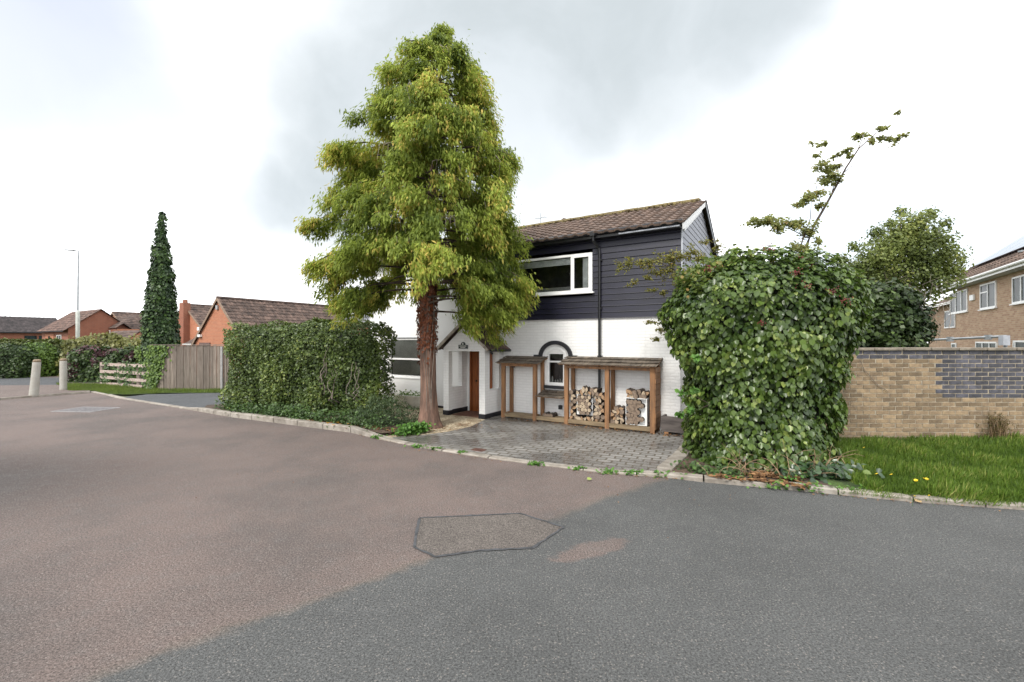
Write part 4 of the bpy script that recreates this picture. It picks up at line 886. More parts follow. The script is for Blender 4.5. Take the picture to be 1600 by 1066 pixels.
sapling('arching_shrub', 9.0, [((1090, 560), (1085, 470), (1060, 425), (1030, 410), (995, 412), (970, 416), .018), ((1080, 480), (1050, 452), (1030, 458), (1005, 470), .010), ((1085, 450), (1090, 410), (1110, 380), (1125, 372), .010), ((1085, 520), (1050, 512), (1025, 520), .008), ((1060, 425), (1050, 440), (1010, 442), (985, 445), .008)],
    [(970, 416, 8), (985, 412, 10), (1000, 410, 11), (1015, 412, 10), (1035, 408, 12), (1050, 405, 12), (1065, 400, 13), (1080, 395, 13), (1095, 405, 14), (1045, 425, 13), (1025, 428, 10), (1060, 438, 13), (1010, 435, 8), (990, 446, 7), (1078, 425, 15), (1040, 458, 8), (1018, 455, 7), (1020, 503, 8), (1035, 515, 9), (1028, 530, 8), (1045, 500, 9), (1055, 530, 9), (1120, 385, 9), (1105, 378, 8), (1075, 450, 12)], leafmat('arching_shrub_leaf', (.09, .095, .02), (.28, .27, .05), tip=(.27, .17, .04), trans=.35), 'arching shrub with sparse yellowish sprays in front of the navy boards', 'shrub', .034, 7.5)
sapling('creeper_shoot', 6.9, [((1110, 632), (1088, 620), (1066, 616), .005), ((1110, 632), (1085, 642), (1062, 648), .005)], [(1066, 616, 4), (1085, 612, 4), (1062, 646, 4), (1078, 641, 5), (1092, 560, 5)], BR, 'pale green ivy shoots reaching left across the white wall', 'plant', .06)

# ------------------------------------------------------------------ garden wall of real bricks
gw = empty('garden_wall', (4.6, 9.25, 0), 0, 'buff brick garden wall with a blue brick section and stone coping', 'wall')
BB = MB(); BL = MB(); bw, bh_ = .265, .0885; zt = 1.90; wl = 12.5; nr = 21; y0 = 0
def yb(x): return .12*x/4
for r in range(nr):
    z1 = zt-r*bh_; z0 = z1-bh_+.014; x = -(bw/2 if r % 2 else 0)
    while x < wl:
        xc_ = x+bw/2+4.6; blue = (r < 2 and xc_ > 7.1) or (2 <= r < 11 and xc_ > 8.78+(0 if r % 2 else .13)) or r < 1
        q = BL if blue else BB; a = x+.006; b = x+bw-.006; j = random.uniform(-.002, .002)
        q.box(a, b, -.055+j-yb(a), .0-yb(a), z0, z1)
        x += bw
BUFF = mat('buff_bricks', (.27, .195, .115), .9, .2, 9.0, .5, 60, col2=(.175, .125, .078), island=.34); BLUE = mat('blue_bricks', (.072, .07, .085), .6, .2, 9.0, .3, 60, island=.35)
BB.build('buff_brickwork', BUFF, gw, .003); BL.build('blue_brickwork', BLUE, gw, .003)
q = MB(); q.add([(0, -.046, -.05), (wl, -.046-yb(wl), -.05), (wl, -.046-yb(wl), zt+.003), (0, -.046, zt+.003), (0, .16, -.05), (wl, .16-yb(wl), -.05), (wl, .16-yb(wl), zt+.003), (0, .16, zt+.003)], [(0,1,2,3),(4,7,6,5),(3,2,6,7),(0,3,7,4),(1,5,6,2)])
q.build('mortar', mat('pale_mortar', (.33, .285, .215), .95, .15, 10, .5, 70), gw)
q = MB(); x = -.05
while x < wl:
    L = random.uniform(.55, .62); j = random.uniform(-.004, .004); q.box(x+.004, x+L-.004, -.11-yb(x), .21-yb(x), zt+.004+j, zt+.062+j); x += L
q.build('coping', mat('weathered_coping', (.27, .23, .18), .95, .3, 7, .6, 50, col2=(.14, .12, .095)), gw, .012)
q = MB(); pts = [V(a_, b_, 9.08)-gw.location for a_, b_ in ((1343, 562), (1352, 580), (1363, 592), (1372, 602), (1388, 612))]; q.tube(pts, .006, 5)
st = tagp(q.build('trailing_stem', TWIG), 'thin bare stem trailing down the buff bricks beside the ivy', 'stem'); st.location = gw.location
# shrublet against the wall
ss = empty('wispy_shrub', G(1560, 690, .06), 0, 'small wispy brown-green shrub growing against the garden wall', 'shrub')
q = MB(); P = []
for k in range(60):
    a = random.gauss(0, .12); pts = [Vector((a, random.gauss(0, .05), 0))]; d = Vector((random.gauss(0, .22), random.gauss(0, .1), 1)).normalized(); L = random.uniform(.35, .62)
    for i in range(5): d = (d+Vector((random.gauss(0, .07), 0, 0))).normalized(); pts.append(pts[-1]+d*L/5)
    q.tube(pts, [.004, .004, .003, .003, .002, .002], 4)
    for i in range(26): u = random.uniform(.1, 1)*5; b_i = min(4, int(u)); P.append(tuple(pts[b_i].lerp(pts[b_i+1], u-b_i)+Vector((random.gauss(0, .012), random.gauss(0, .012), 0))))
q.build('stems_or_core', TANTWIG, ss); P = np.array(P); m = len(P)
leaves('leaves', P, rnd(m)+np.array([0, -.5, .3]), rnd(m)+np.array([0, 0, 1.]), .04, T_SLIM, leafmat('wispy_leaf', (.07, .06, .02), (.16, .13, .04), trans=.3), ss, rng.random(m))

# ------------------------------------------------------------------ grass
def in_poly(x, y, poly):
    c = False; n = len(poly)
    for i in range(n):
        x1, y1 = poly[i][:2]; x2, y2 = poly[i-1][:2]
        if (y1 > y) != (y2 > y) and x < (x2-x1)*(y-y1)/(y2-y1)+x1: c = not c
    return c
GRASS = leafmat('grass_blade', (.055, .11, .012), (.18, .29, .035), tip=(.34, .35, .10), trans=.35, rough=.5)
def grass(name, poly, n, z, h, m, near=None):
    xs = [p[0] for p in poly]; ys_ = [p[1] for p in poly]; P = []
    while len(P) < n:
        x = random.uniform(min(xs), max(xs)); y = random.uniform(min(ys_), max(ys_))
        if x/y > 1.5: continue
        if near and random.random() > (near/y)**2: continue
        if in_poly(x, y, poly): P.append((x, y, z))
    P = np.array(P); cl_ = nz3(P, 1.6, 3)+.6*nz3(P, 5.0, 8); P[:, :2] += rng.normal(0, .012, (n, 2)); bend = norm(rng.normal(size=(n, 3))*.38+np.array([.12, -.05, 1.])+np.stack([cl_*.5, -cl_*.3, 0*cl_], 1)); bend[:, 2] = np.abs(bend[:, 2])
    Nn = norm(np.stack([rng.normal(size=n), rng.normal(size=n)-.6, .4+0*cl_], 1))
    return tagp(leaves(name, P, Nn, bend, h*(.45+.8*rng.random(n))*(1+.75*cl_), (np.array([(-.04,0,0),(.04,0,0),(.028,.55,.03),(0,1,.14),(-.028,.55,.03)], float), [(0,1,2,3,4)]), m, None, np.clip(.45+.5*cl_+rng.normal(0, .2, n), 0, 1)), kind='stuff')
kbk = [(p.x, p.y) for p in kb(4.55, 14, .10)]
grass('grass', kbk+[(16, 8.6), (14, 9.2), (5.3, 9.18), (5.0, 7.8)], 80000, .06, .12, GRASS, near=6.2)
fr_ = [(p.x, p.y) for p in kb(4.4, 9, -.03)]+[(p.x, p.y) for p in kb(4.4, 9, .14)][::-1]
grass('kerb_grass', fr_, 1900, .035, .075, GRASS)
LGR = leafmat('lawn_blade', (.09, .14, .025), (.21, .29, .05), trans=.35)
grass('verge_grass', [(p.x, p.y) for p in vp], 20000, .03, .10, LGR)
# dandelions and other flowers in the verge
dan = None
YM = mat('dandelion_yellow', (.8, .55, .02), .6, .15)
for i, (x, y) in enumerate(((1370, 741), (1431, 751), (1448, 749), (1393, 742), (1429, 776), (1452, 775), (1350, 700), (1443, 748))):
    c = G(x, y, .17)
    if dan is None:
        dan = empty('dandelion', c); f = MB()
        for k in range(14):
            a = k*2*math.pi/14; f.add([Matrix.Rotation(a, 3, 'Z') @ Vector(v) for v in ((0, -.003, .002), (.022, -.004, .008), (.022, .004, .008), (0, .003, .002))], [(0,1,2,3)])
        f.lathe([(.002, 0), (.012, .006), (.008, .012)], 8); f.build('flower_head', YM, dan); MB().tube([(0, 0, -.12), (.01, 0, -.05), (0, 0, 0)], .0025, 5).build('stem', BR, dan); d = dan
    else:
        d = dan.copy(); COL.objects.link(d); d.location = c
        for ch in dan.children: q = ch.copy(); COL.objects.link(q); q.parent = d
    d.rotation_euler = (random.uniform(.2, .6), random.uniform(-.2, .2), random.random()*6)
    tagp(d, 'yellow dandelion flower in the long grass before the garden wall', 'flower', 'dandelions in the right verge')
# fallen leaves
DRY = leafmat('fallen_leaf', (.10, .045, .02), (.36, .20, .09), trans=.05, rough=.7)
def litter(n, spots, z, s=.04):
    P = []
    for _ in range(n):
        a_, b_, sp = random.choice(spots); t = random.random(); c = Vector(a_).lerp(Vector(b_), t); P.append((c.x+random.gauss(0, sp), c.y+random.gauss(0, sp), z+random.random()*.012))
    P = np.array(P); return leaves('leaf_litter', P, rnd(n)*.35+np.array([0, 0, 1.]), rnd(n), s*(.5+rng.random(n)), T_LEAF, DRY, None, rng.random(n))
tagp(litter(520, [(HW(-4.4, -.62), HW(.6, -.50), .05), (HW(-2.6, -.55), HW(.4, -.45), .10), (HW(-4.4, -.3), HW(-.5, -.3), .12)], .026, .035), kind='stuff')
tagp(litter(420, [(G(1110, 752), G(1260, 768), .05), (G(1170, 748), G(1250, 756), .09)], .075, .055), kind='stuff')
tagp(litter(240, [(G(640, 702), G(800, 724), .035), (G(560, 680), G(640, 697), .03), (G(900, 738), G(1100, 752), .04), (G(1256, 771), G(1600, 799), .04)], .006, .022), kind='stuff')
tagp(litter(300, [(G(650, 672), G(760, 664), .25)], .014, .03), kind='stuff')
tagp(litter(260, [(G(480, 662), G(620, 680), .12)], .10, .05), kind='stuff')
tagp(litter(70, [(G(900, 700), G(1100, 840), .8), (G(300, 760), G(700, 720), 1.0)], .006, .018), kind='stuff')
for (x, y, sz, lab) in ((1430, 783, .10, 'large tan fallen leaf lying on the road edge by the grass'), (917, 749, .075, 'yellow-green fallen leaf lying on the red road')):
    m = leafmat('single_leaf', (.4, .27, .12) if x > 1000 else (.25, .33, .08), (.5, .35, .18) if x > 1000 else (.3, .36, .1), trans=.1)
    o = leaves('fallen_leaf', np.array([(0, 0, .0)]), np.array([(.1, -.5, 1.)]), np.array([(.8, .3, 0)]), sz, T_LEAF, m, None, [.6]); o.location = G(x, y, .03); tagp(o, lab, 'leaf')
dc = empty('drain_cover', G(748, 703, .024), ROT, 'small rusty drain cover set in the block paving', 'drain cover')
MB().box(-.13, .13, -.09, .09, -.01, .003).build('plate', mat('rusty_iron', (.12, .055, .04), .7, .3, 20, .4), dc, .003)
q = MB()
for i in range(5): q.box(-.11+.05*i, -.09+.05*i, -.07, .07, .003, .006)
q.build('ribs', MATS['rusty_iron'], dc)
mh = empty('manhole_cover', G(135, 640, .003), -.1, 'rectangular metal cover with pale rim in the red road', 'manhole cover')
MB().box(-.62, .62, -.42, .42, -.01, .004).build('cover', mat('worn_iron', (.13, .12, .12), .6, .3, 14, .5), mh)
q = MB()
for b_ in ((-.66, .66, -.46, -.42), (-.66, .66, .42, .46), (-.66, -.62, -.42, .42), (.62, .66, -.42, .42)): q.box(*b_, -.01, .007)
q.build('rim', mat('pale_rim', (.28, .27, .27), .7, .1), mh)

# ------------------------------------------------------------------ left background: bollards, fences, hedges
def bollard(px, py, tpx, label, base_w):
    c = G(px, py); b = empty('bollard', c, 0, label, 'bollard', 'concrete bollards at the end of the road'); k = c.y/F
    h = 59*k if base_w else 51*k; lean = (tpx-px)*k
    M = Matrix(((1, 0, lean/h, 0), (0, 1, 0, 0), (0, 0, 1, 0), (0, 0, 0, 1))); r = .118
    MB().lathe([(r*1.22 if base_w else r, -.05), (r*1.15 if base_w else r, .1), (r*1.02, h*.6), (r*.98, h-.12), (r*.97, h-.11)], 20, M=M).build('shaft', CONC, b, smooth_=True)
    MB().lathe([(r*.97, h-.112), (r*.94, h-.05), (r*.75, h-.012), (r*.3, h)], 20, M=M).build('cap', mat('lichen_cap', (.24, .18, .12), .9, .2, 12), b, smooth_=True)
bollard(52.5, 620.5, 58, 'leaning white concrete bollard nearest the road, flared at its base', 1); bollard(99, 611, 99, 'upright white concrete bollard at the corner of the grass strip', 0)
# close board fence
f0, f1 = G(236, 610.5), G(352, 611); fe = empty('board_fence', f0, 0, 'tall weathered grey vertical board fence behind the driveway', 'fence'); L = (f1-f0); n = int(L.length/.135); zt = 1.90; q = MB()
for i in range(n):
    a = L*(i/n); dz = random.uniform(-.015, .015); d = .012 if i % 2 else 0
    q.box(a.x, a.x+.128, -.03-d, -.008-d, .04, zt+dz)
q.build('boards', OLDWOOD, fe)
q = MB(); q.box(0, L.x, -.07, .0, zt+.02, zt+.05); q.build('cap_rail', OLDWOOD, fe)
for i in range(4): MB().box(L.x*i/3-.05, L.x*i/3+.05, .0, .1, -.05, zt).build('post', OLDWOOD, fe)
MB().box(L.x-.22, L.x-.14, -.11, -.045, 0, 1.86).build('gate_post', mat('pale_post', (.30, .29, .28), .7, .1), fe)
# post and rail fence with flaking paint
PR = mat('flaking_white_paint', (.56, .49, .44), .85, .3, 9.0, .5, 40, col2=(.22, .13, .10), stretch=(1, 4, 4))
a, b = G(157, 603), G(238, 609.5); rf_ = empty('rail_fence', a, 0, 'low rail fence with flaking white paint under the purple hedge', 'fence'); dv_ = b-a
for k, z in enumerate((.12, .40, .69, 1.0)):
    m = .52 if k != 3 else .55
    for u, v in ((0, m), (m+.01, 1)): MB().bar(dv_*u+Vector((0, 0, z+random.uniform(-.02, .02))), dv_*v+Vector((0, 0, z+random.uniform(-.02, .02))), .035, .13).build('rail', PR, rf_)
for u in (.0, .36, .73, 1): q = dv_*u; MB().box(q.x-.06, q.x+.06, q.y+.02, q.y+.12, 0, 1.12).build('post', OLDWOOD if u < 1 else PR, rf_)
m = 1500; u = rng.random(m); P = np.outer(u, np.array(dv_))+np.stack([rng.normal(0, .05, m), rng.uniform(-.06, .12, m), rng.random(m)*1.15], 1); kp = (nz3(P, 1.6, 2)+.12*rng.normal(size=m)) > .02; P = P[kp]; m = len(P)
rlv = leaves('fence_creeper', P, rnd(m)*.6+np.array([0, -1, .3]), rnd(m), .10, T_LEAF, GC, None, rng.random(m)); rlv.location = rf_.location; tagp(rlv, 'straggling creeper growing through the flaking rail fence', 'creeper')
# generic bushy things
def bush(name, c, table, n, size, m, label, cat, p=2.2, amp=.15, ns=1.2, depth=.25, rz=0, seed=0, tmpl=T_QUAD, droop=.3, core=True, jit=.8):
    o = empty(name, c, rz, label, cat); foliage('leaves', o, table, n, size, m, tmpl, p=p, amp=amp, ns=ns, depth=depth, seed=seed, droop=droop, jit=jit)
    if core: lathe_core('stems_or_core', table, INNER, o, p=p, amp=amp*1.5)
    return o
DKG = leafmat('dark_green_leaf', (.018, .04, .010), (.06, .10, .022), trans=.15, tip=(.10, .15, .035)); MIDG = leafmat('mid_green_leaf', (.04, .085, .014), (.16, .25, .04), trans=.2)
GOLD = leafmat('golden_green_leaf', (.10, .11, .03), (.24, .24, .07), trans=.25); PURP = leafmat('purple_leaf', (.04, .018, .022), (.12, .05, .055), trans=.15); COLV = leafmat('column_ivy_leaf', (.012, .032, .010), (.05, .095, .022), trans=.12, tip=(.09, .15, .03))
def dome(rx, ry, h): return [(0, 0, 0, rx*.9, ry*.9), (h*.3, 0, 0, rx, ry), (h*.62, 0, 0, rx*.97, ry*.97), (h*.85, 0, 0, rx*.75, ry*.75), (h*.97, 0, 0, rx*.4, ry*.4), (h, 0, 0, rx*.1, ry*.1)]
c = G(58, 588); bush('round_shrub', c, dome(1.05, .9, 2.02), 5200, .12, MIDG, 'rounded light green clipped shrub behind the leaning bollard', 'shrub', seed=21, amp=.1)
c = G(18, 590); bush('round_shrub', c, dome(1.3, 1.0, 1.95), 5200, .12, DKG, 'dark green rounded shrub at the far left edge', 'shrub', seed=22, amp=.12)
def strip_hedge(name, a, b, w, top, n, size, m, label, seed, base=0, amp=.12):
    mid = (a+b)/2; an = math.atan2((b-a).y, (b-a).x); hl = (b-a).length/2
    return bush(name, mid, [(base, 0, 0, hl, w), (top*.6, 0, 0, hl, w), (top*.93, 0, 0, hl*.99, w*.9), (top, 0, 0, hl*.96, w*.5), (top+.02, 0, 0, hl*.7, w*.1)], n, size, m, label, 'hedge', p=5, amp=amp, rz=an, seed=seed)
strip_hedge('long_hedge', Vector((-46, 33, 0)), Vector((-24.5, 31.5, 0)), .8, 2.12, 17000, .15, leafmat('long_hedge_leaf', (.045, .065, .015), (.13, .16, .035), trans=.2), 'long level green hedge in front of the brick bungalows', 31)
strip_hedge('golden_hedge', Vector((-27.5, 27.2, 0)), Vector((-21.2, 26.8, 0)), .8, 2.35, 8000, .14, GOLD, 'shaggy golden-green hedge behind the purple hedge', 32, amp=.35)
ph = strip_hedge('purple_hedge', G(98, 598)+Vector((0, .6, 0)), G(200, 598)+Vector((0, .6, 0)), .55, 1.72, 6500, .13, DKG, 'mixed hedge of purple and dark green leaves behind the rail fence', 33, amp=.2)
T = [(0, 0, 0, 1.7, .57), (.9, 0, 0, 1.72, .60), (1.55, 0, 0, 1.70, .58), (1.75, 0, 0, 1.5, .3)]
P, Nn, a = shell(T, 5200, 5, .2, 1.2, .1, 0, 33); kp = (nz3(P, 1.3, 4)+.25*(P[:, 2]-1.0)) > .12; P, Nn = P[kp], Nn[kp]; m = len(P)
leaves('purple_leaves', P, Nn+rnd(m)*.7, rnd(m), .12, T_QUAD, PURP, ph, rng.random(m)); 
VG = leafmat('variegated_leaf', (.10, .14, .08), (.34, .38, .26), trans=.1)
kp = rng.random(m) < .3; P2 = P[kp]*np.array([1, 1.02, .8]); m2 = len(P2); leaves('pale_leaves', P2, rnd(m2)+np.array([0, -1, .3]), rnd(m2), .09, T_QUAD, VG, ph, rng.random(m2))
bush('corner_hedge', G(222, 600)+Vector((0, .9, 0)), [(0, 0, 0, .9, .5), (1.3, 0, 0, .95, .55), (1.85, 0, 0, .8, .4), (1.95, 0, 0, .2, .1)], 3600, .12, MIDG, 'mid green leafy bush filling the corner beside the board fence', 'bush', seed=34)
q = empty('fence_ivy', G(243, 610)+Vector((0, -.08, 0)), 0, 'ivy spilling over the left end of the board fence', 'ivy'); m = 1300; P = np.stack([rng.normal(0, .28, m), rng.uniform(-.16, -.02, m), rng.random(m)**.8*1.95], 1); P[:, 0] = P[:, 0]*(.35+.5*P[:, 2]/1.9)+.25*(P[:, 2]/1.9)
leaves('leaves', P, rnd(m)*.5+np.array([0, -1, .3]), rnd(m)*.5+np.array([0, 0, -1.]), .10, T_LEAF, MIDG, q, rng.random(m)); MB().tube([(0, -.05, 0), (.05, -.06, 1.8)], .02, 6).build('stem', DTWIG, q)
# tall ivy-clad column tree
ct = empty('ivy_column_tree', V(251, 533, 20.5)*1, 0, 'tall narrow dark green ivy-clad tree rising to a point behind the fence', 'tree'); ct.location.z = 0; k = 20.5/F
T = [(.2, 0, 0, .50, .5), (1.3, 0, 0, .72, .7), (2.0, 0, 0, .82, .8), (2.6, 0, 0, .84, .8), (3.4, 0, 0, .74, .7), (4.4, .02, 0, .62, .6), (5.4, .03, 0, .50, .5), (6.4, .03, 0, .37, .37), (7.3, .04, 0, .22, .22), (8.0, .04, 0, .12, .12), (8.15, .04, 0, .05, .05)]
T = [(z, cx, cy, rx*.84, ry*.84) for z, cx, cy, rx, ry in T]
foliage('ivy_leaves', ct, T, 13500, .10, COLV, T_LEAF, amp=.08, ns=2.2, depth=.2, seed=41, droop=.9, jit=.7)
lathe_core('crown_or_core', T, INNER, ct, amp=.09); MB().tube([(0, 0, -.1), (0, 0, 2), (.04, 0, 7.8)], [.2, .17, .03], 10).build('trunk', BARK, ct)  # the INNER mesh is dark filler added inside the ivy leaves
# street lamps
def lamp(px, Y, ztop, label, arm):
    c = Vector(((px-800)/F*Y, Y, 0)); o = empty('street_lamp', c, 0, label, 'street lamp', 'street lamps'); k = ztop/7.66
    MB().lathe([(.10, 0), (.10, 3.9*k), (.085, 3.95*k), (.045, 4.0*k)], 14).build('base_column', POSTW, o, smooth_=True)
    MB().tube([(0, 0, 3.9*k), (.04, 0, ztop-.25), (.03, 0, ztop)], [.048, .035, .03], 10).build('pole', METALG, o)
    q = MB(); q.tube([(.03, 0, ztop-.02), (-.12, 0, ztop+.01), (-.25, 0, ztop+.02)], .025, 8); q.build('arm', METALG, o)
    q = MB(); q.prism([(-.2, ztop-.03), (-.75, ztop+.03), (-.75, ztop+.075), (-.3, ztop+.06), (-.18, ztop+.04)], 'y', -.12, .12); q.build('lantern', METALG, o, .01)
lamp(121.5, 27, 7.62, 'tall grey street lamp rising from behind the purple hedge', 1); lamp(8, 68, 6.7, 'distant street lamp before the dark roofed bungalow at far left', 1)

# ------------------------------------------------------------------ left background: houses
RED = brickmat('orange_red_brick', (.42, .155, .075), (.33, .115, .06), (.38, .24, .16), .23, .08, .012); RED2 = brickmat('deep_red_brick', (.27, .09, .05), (.21, .07, .042), (.25, .15, .1), .23, .08, .012)
def apex_loc(px, Y): return Vector(((px-800)/F*Y, Y, 0))
g = gable_house('brick_gable_house', apex_loc(342, 26), 'orange brick gable house with dark tiled roof directly behind the big hedge', 3.0, 8.4, 1.95, 4.58, RED, TILED, .2, tw=.3, tl=.3)
q = MB(); q.add([(-3.0, .3, 1.93), (-4.9, .3, 1.9), (-.5, 3.2, 4.25), (-3.0, .3, 1.7), (-4.9, .3, 1.7)], [(0, 2, 1), (0, 1, 4, 3)]); tile_roof(q, (-4.95, .22, 1.92), (1, 0, 0), (.55, .8, .62), 1.95, 3.4, .3, .3, .02, .025)
q.build('side_roof', TILED, g)
MB().box(-5.0, -3.05, .12, .2, 1.82, 1.92).build('gutter', WHITE, g); MB().box(-4.6, -3.0, .6, 3, -.1, 1.8).build('side_wall', RED, g)
q = MB(); q.box(-.22, -.0, -.09, -.01, 3.95, 4.2); q.build('lamp_box', mat('grey_box', (.3, .3, .3), .5, .05), g)
q = MB(); q.box(-2.35, -2.1, -.15, -.01, 2.75, 2.95); q.box(-2.3, -2.0, -.15, -.01, 2.35, 2.5); q.build('security_lamp', WHITE, g)
MB().box(-2.3, -1.0, -.05, -.01, .9, 2.0).build('garage_door', mat('brown_door', (.12, .07, .06), .6, .1), g)
g = gable_house('chimney_house', apex_loc(289, 40), 'orange brick house with tall external chimney left of the near gable', 3.6, 5.5, 3.0, 5.35, RED, TILED, .2)
MB().box(.15, .95, -.5, .05, -.1, 5.5).build('chimney', RED2, g); 
q = MB()
for i in range(2): q.lathe([(.12, 0), (.1, .3)], 10, M=Matrix.Translation((.35+.4*i, -.2, 5.5)))
q.build('chimney_pots', RED2, g)
g = gable_house('gabled_house', apex_loc(178, 48), 'pinkish brick house with white upper windows left of the ivy column tree', 3.9, 6.5, 3.0, 5.15, RED, TILED, .25)
window(g, -2.1, -.7, 2.7, 3.5, -.05, .09, mull=(-1.4,), glass=DGLASS); window(g, .6, 1.7, 2.75, 3.5, -.05, .09, mull=(1.15,), glass=DGLASS)
q = MB(); tile_roof(q, (2.4, -1.6, 3.4), (1, 0, 0), (0, .8, .62), 3.6, 2.1, .4, .4); q.box(2.6, 5.9, -1.5, 2, -.1, 3.3); q.build('side_wing', TILED, g)
MB().box(2.62, 5.88, -1.53, -1.502, -.1, 3.25).build('wing_wall', RED2, g); window(g, 2.9, 4.3, 2.4, 3.2, -1.56, .08, mull=(3.6,), glass=DGLASS)
MB().box(5.9, 5.93, -1.5, 2, -.1, 3.3).build('wing_end', RED, g)
# low garage roof
ga = empty('low_garage', apex_loc(175, 36), ROT, 'low garage with plain dark roof behind the golden hedge', 'garage'); q = MB()
tile_roof(q, (-2.9, -1.0, 1.55), (1, 0, 0), (0, 2.0, 1.45), 6.1, 2.4, .35, .35); q.add([(-2.9, -1.0, 1.55), (3.2, -1.0, 1.55), (3.2, .98, 2.98), (-2.9, .98, 2.98)], [(0,1,2,3)]); q.build('roof', TILED, ga)
MB().prism([(-.9, -.1), (3.0, -.1), (3.0, 1.6), (1.0, 2.92), (-.9, 1.6)], 'x', -2.8, 3.1).build('wall', RED, ga)
# hipped/gabled house with brick end
hb = empty('brown_roof_house', apex_loc(106.5, 42), ROT, 'brick house with broad brown roof and gable end facing right', 'house')
q = MB(); q.prism([(0, -.1), (4.7, -.1), (4.7, 3.3), (2.35, 5.2), (0, 3.3)], 'x', -8.5, 0); q.build('wall', RED2, hb)
q = MB()
for sy in (1, -1):
    e = Vector((-8.7, -.35 if sy == 1 else 5.05, 3.08)); up = Vector((0, sy*2.35, 1.9)); tile_roof(q, e, (1, 0, 0), up, 8.95, 3.5, .4, .4); u = up.normalized()*3.48; q.add([e, e+Vector((8.95, 0, 0)), e+Vector((8.95, 0, 0))+u, e+u], [(0,1,2,3)])
q.build('roof', mat('brown_tiles', (.13, .078, .06), .85, .3, 3.0, .4, 50, island=.2), hb)
MB().box(-8.6, .1, -.42, -.36, 2.98, 3.1).build('fascia', BLACKP, hb)
window(hb, -3.3, -1.9, 1.3, 2.7, -.04, .09, mull=(-2.6,), glass=DGLASS, name='window'); MB().box(-6.2, -5.6, -.04, -.0, .0, 2.6).build('door', DGLASS, hb)
MB().box(-7.2, -4.4, -.03, -.004, .4, 2.8).build('pale_wall', RED, hb)
# far left bungalow
bg_ = empty('dark_roof_bungalow', Vector((-1.62*44, 44, 0))+Vector((0, 0, 0)), ROT, 'long red brick bungalow with dark roof at the far left', 'bungalow')
q = MB(); q.prism([(0, -.1), (0, 3.4), (-4, 5.3), (-8, 3.4), (-8, -.1)], 'y', -2, 19); q.build('wall', RED2, bg_)
q = MB()
for sx in (1, -1):
    e = Vector((.4 if sx == 1 else -8.4, -2.3, 3.22)); up = Vector((-sx*4, 0, 1.95)); tile_roof(q, e, (0, 1, 0), up, 21.6, 4.9, .45, .42); u = up.normalized()*4.88; q.add([e, e+Vector((0, 21.6, 0)), e+Vector((0, 21.6, 0))+u, e+u], [(0,1,2,3)])
q.build('roof', mat('very_dark_tiles', (.045, .036, .036), .85, .3, 3.0, .4, 50, island=.25), bg_)
MB().box(.44, .5, -2.3, 19.3, 3.12, 3.27).build('fascia', BLACKP, bg_)
for y_ in (15.5, 16.8): MB().box(.0, .04, y_, y_+1.1, .2, 2.8).build('dark_window', DGLASS, bg_)

# ------------------------------------------------------------------ right background: yellow brick houses, trees
YBR = brickmat('mixed_buff_brick', (.52, .37, .24), (.34, .19, .12), (.46, .38, .28), .26, .085, .012)
rh = empty('buff_brick_house', (17.7, 13.7, 0), ROT, 'two storey buff brick house with white windows and solar panels on its roof', 'house')
q = MB(); q.box(0, 8, -2, 11.7, -.1, 5.02); q.build('wall', YBR, rh)
def ft(px): k = (px-800)/F; return (k*13.7-17.7)/(.5245-.8514*k)
def fz(px, py): return H+(533-py)*(13.7+.8514*ft(px))/F
def swin(parent, pa, pb, ta, tb, mull=(), name='window', xoff=0, trans=False):      # window on the face x = xoff
    y1, y0 = ft(pa), ft(pb); z0, z1 = fz((pa+pb)/2, tb), fz((pa+pb)/2, ta); w = MB(); fw = .07; X = -.05+xoff
    ys = [y0]+[y0+(y1-y0)*m for m in mull]+[y1]
    for i, yy in enumerate(ys): a = yy if i == 0 else (yy-fw if i == len(ys)-1 else yy-fw/2); w.box(X, X+.06, a, a+fw, z0, z1)
    w.box(X+.001, X+.059, y0+.001, y1-.001, z0, z0+fw); w.box(X+.001, X+.059, y0+.001, y1-.001, z1-fw, z1)
    if trans: w.box(X+.003, X+.057, (y0+y1)/2, y1-.01, z1-.42, z1-.36)
    o = w.build(name, WHITE, parent); MB().box(X+.025, X+.035, y0+.02, y1-.02, z0+.02, z1-.02).build('pane', DGLASS, o)
    MB().box(X-.05, X+.04, y0-.06, y1+.06, z0-.05, z0-.004).build('sill', WHITE, o); return o
swin(rh, 1486, 1512.7, 455, 488.5, (.33, .66)); swin(rh, 1533, 1557.9, 442, 482, (.5,), trans=True); swin(rh, 1583.5, 1612, 430, 473, (.5,))
swin(rh, 1526, 1559, 534, 556, (.33, .66)); swin(rh, 1585, 1620, 532, 560, (.9,)); swin(rh, 1488, 1495, 536, 552)
yb0 = ft(1524); MB().box(-.09, -.002, yb0, yb0+.5, fz(1520, 470), fz(1520, 461)).build('alarm_box', WHITE, rh, .02)
q = MB(); ez = 5.02; e = Vector((-.5, -2.3, ez-.02)); up = Vector((1, 0, .75)); tile_roof(q, e, (0, 1, 0), up, 16.0, 5.2, .33, .36, .025, .04); u = up.normalized()*5.18; q.add([e, e+Vector((0, 16, 0)), e+Vector((0, 16, 0))+u, e+u], [(0,1,2,3)])
q.build('roof', mat('brown_right_tiles', (.12, .08, .06), .85, .3, 3.0, .4, 50, island=.25), rh)
MB().box(-.48, -.0, -2.3, 13.6, ez-.16, ez-.12).build('soffit', mat('grey_soffit', (.5, .5, .5), .6, .05), rh); MB().box(-.5, -.47, -2.3, 13.6, ez-.18, ez-.01).build('fascia', WHITE, rh); MB().tube([(-.56, -2.3, ez-.03), (-.56, 13.6, ez-.03)], .06, 8).build('gutter', WHITE, rh)
PV = mat('solar_cells', (.012, .014, .03), .12, .2)
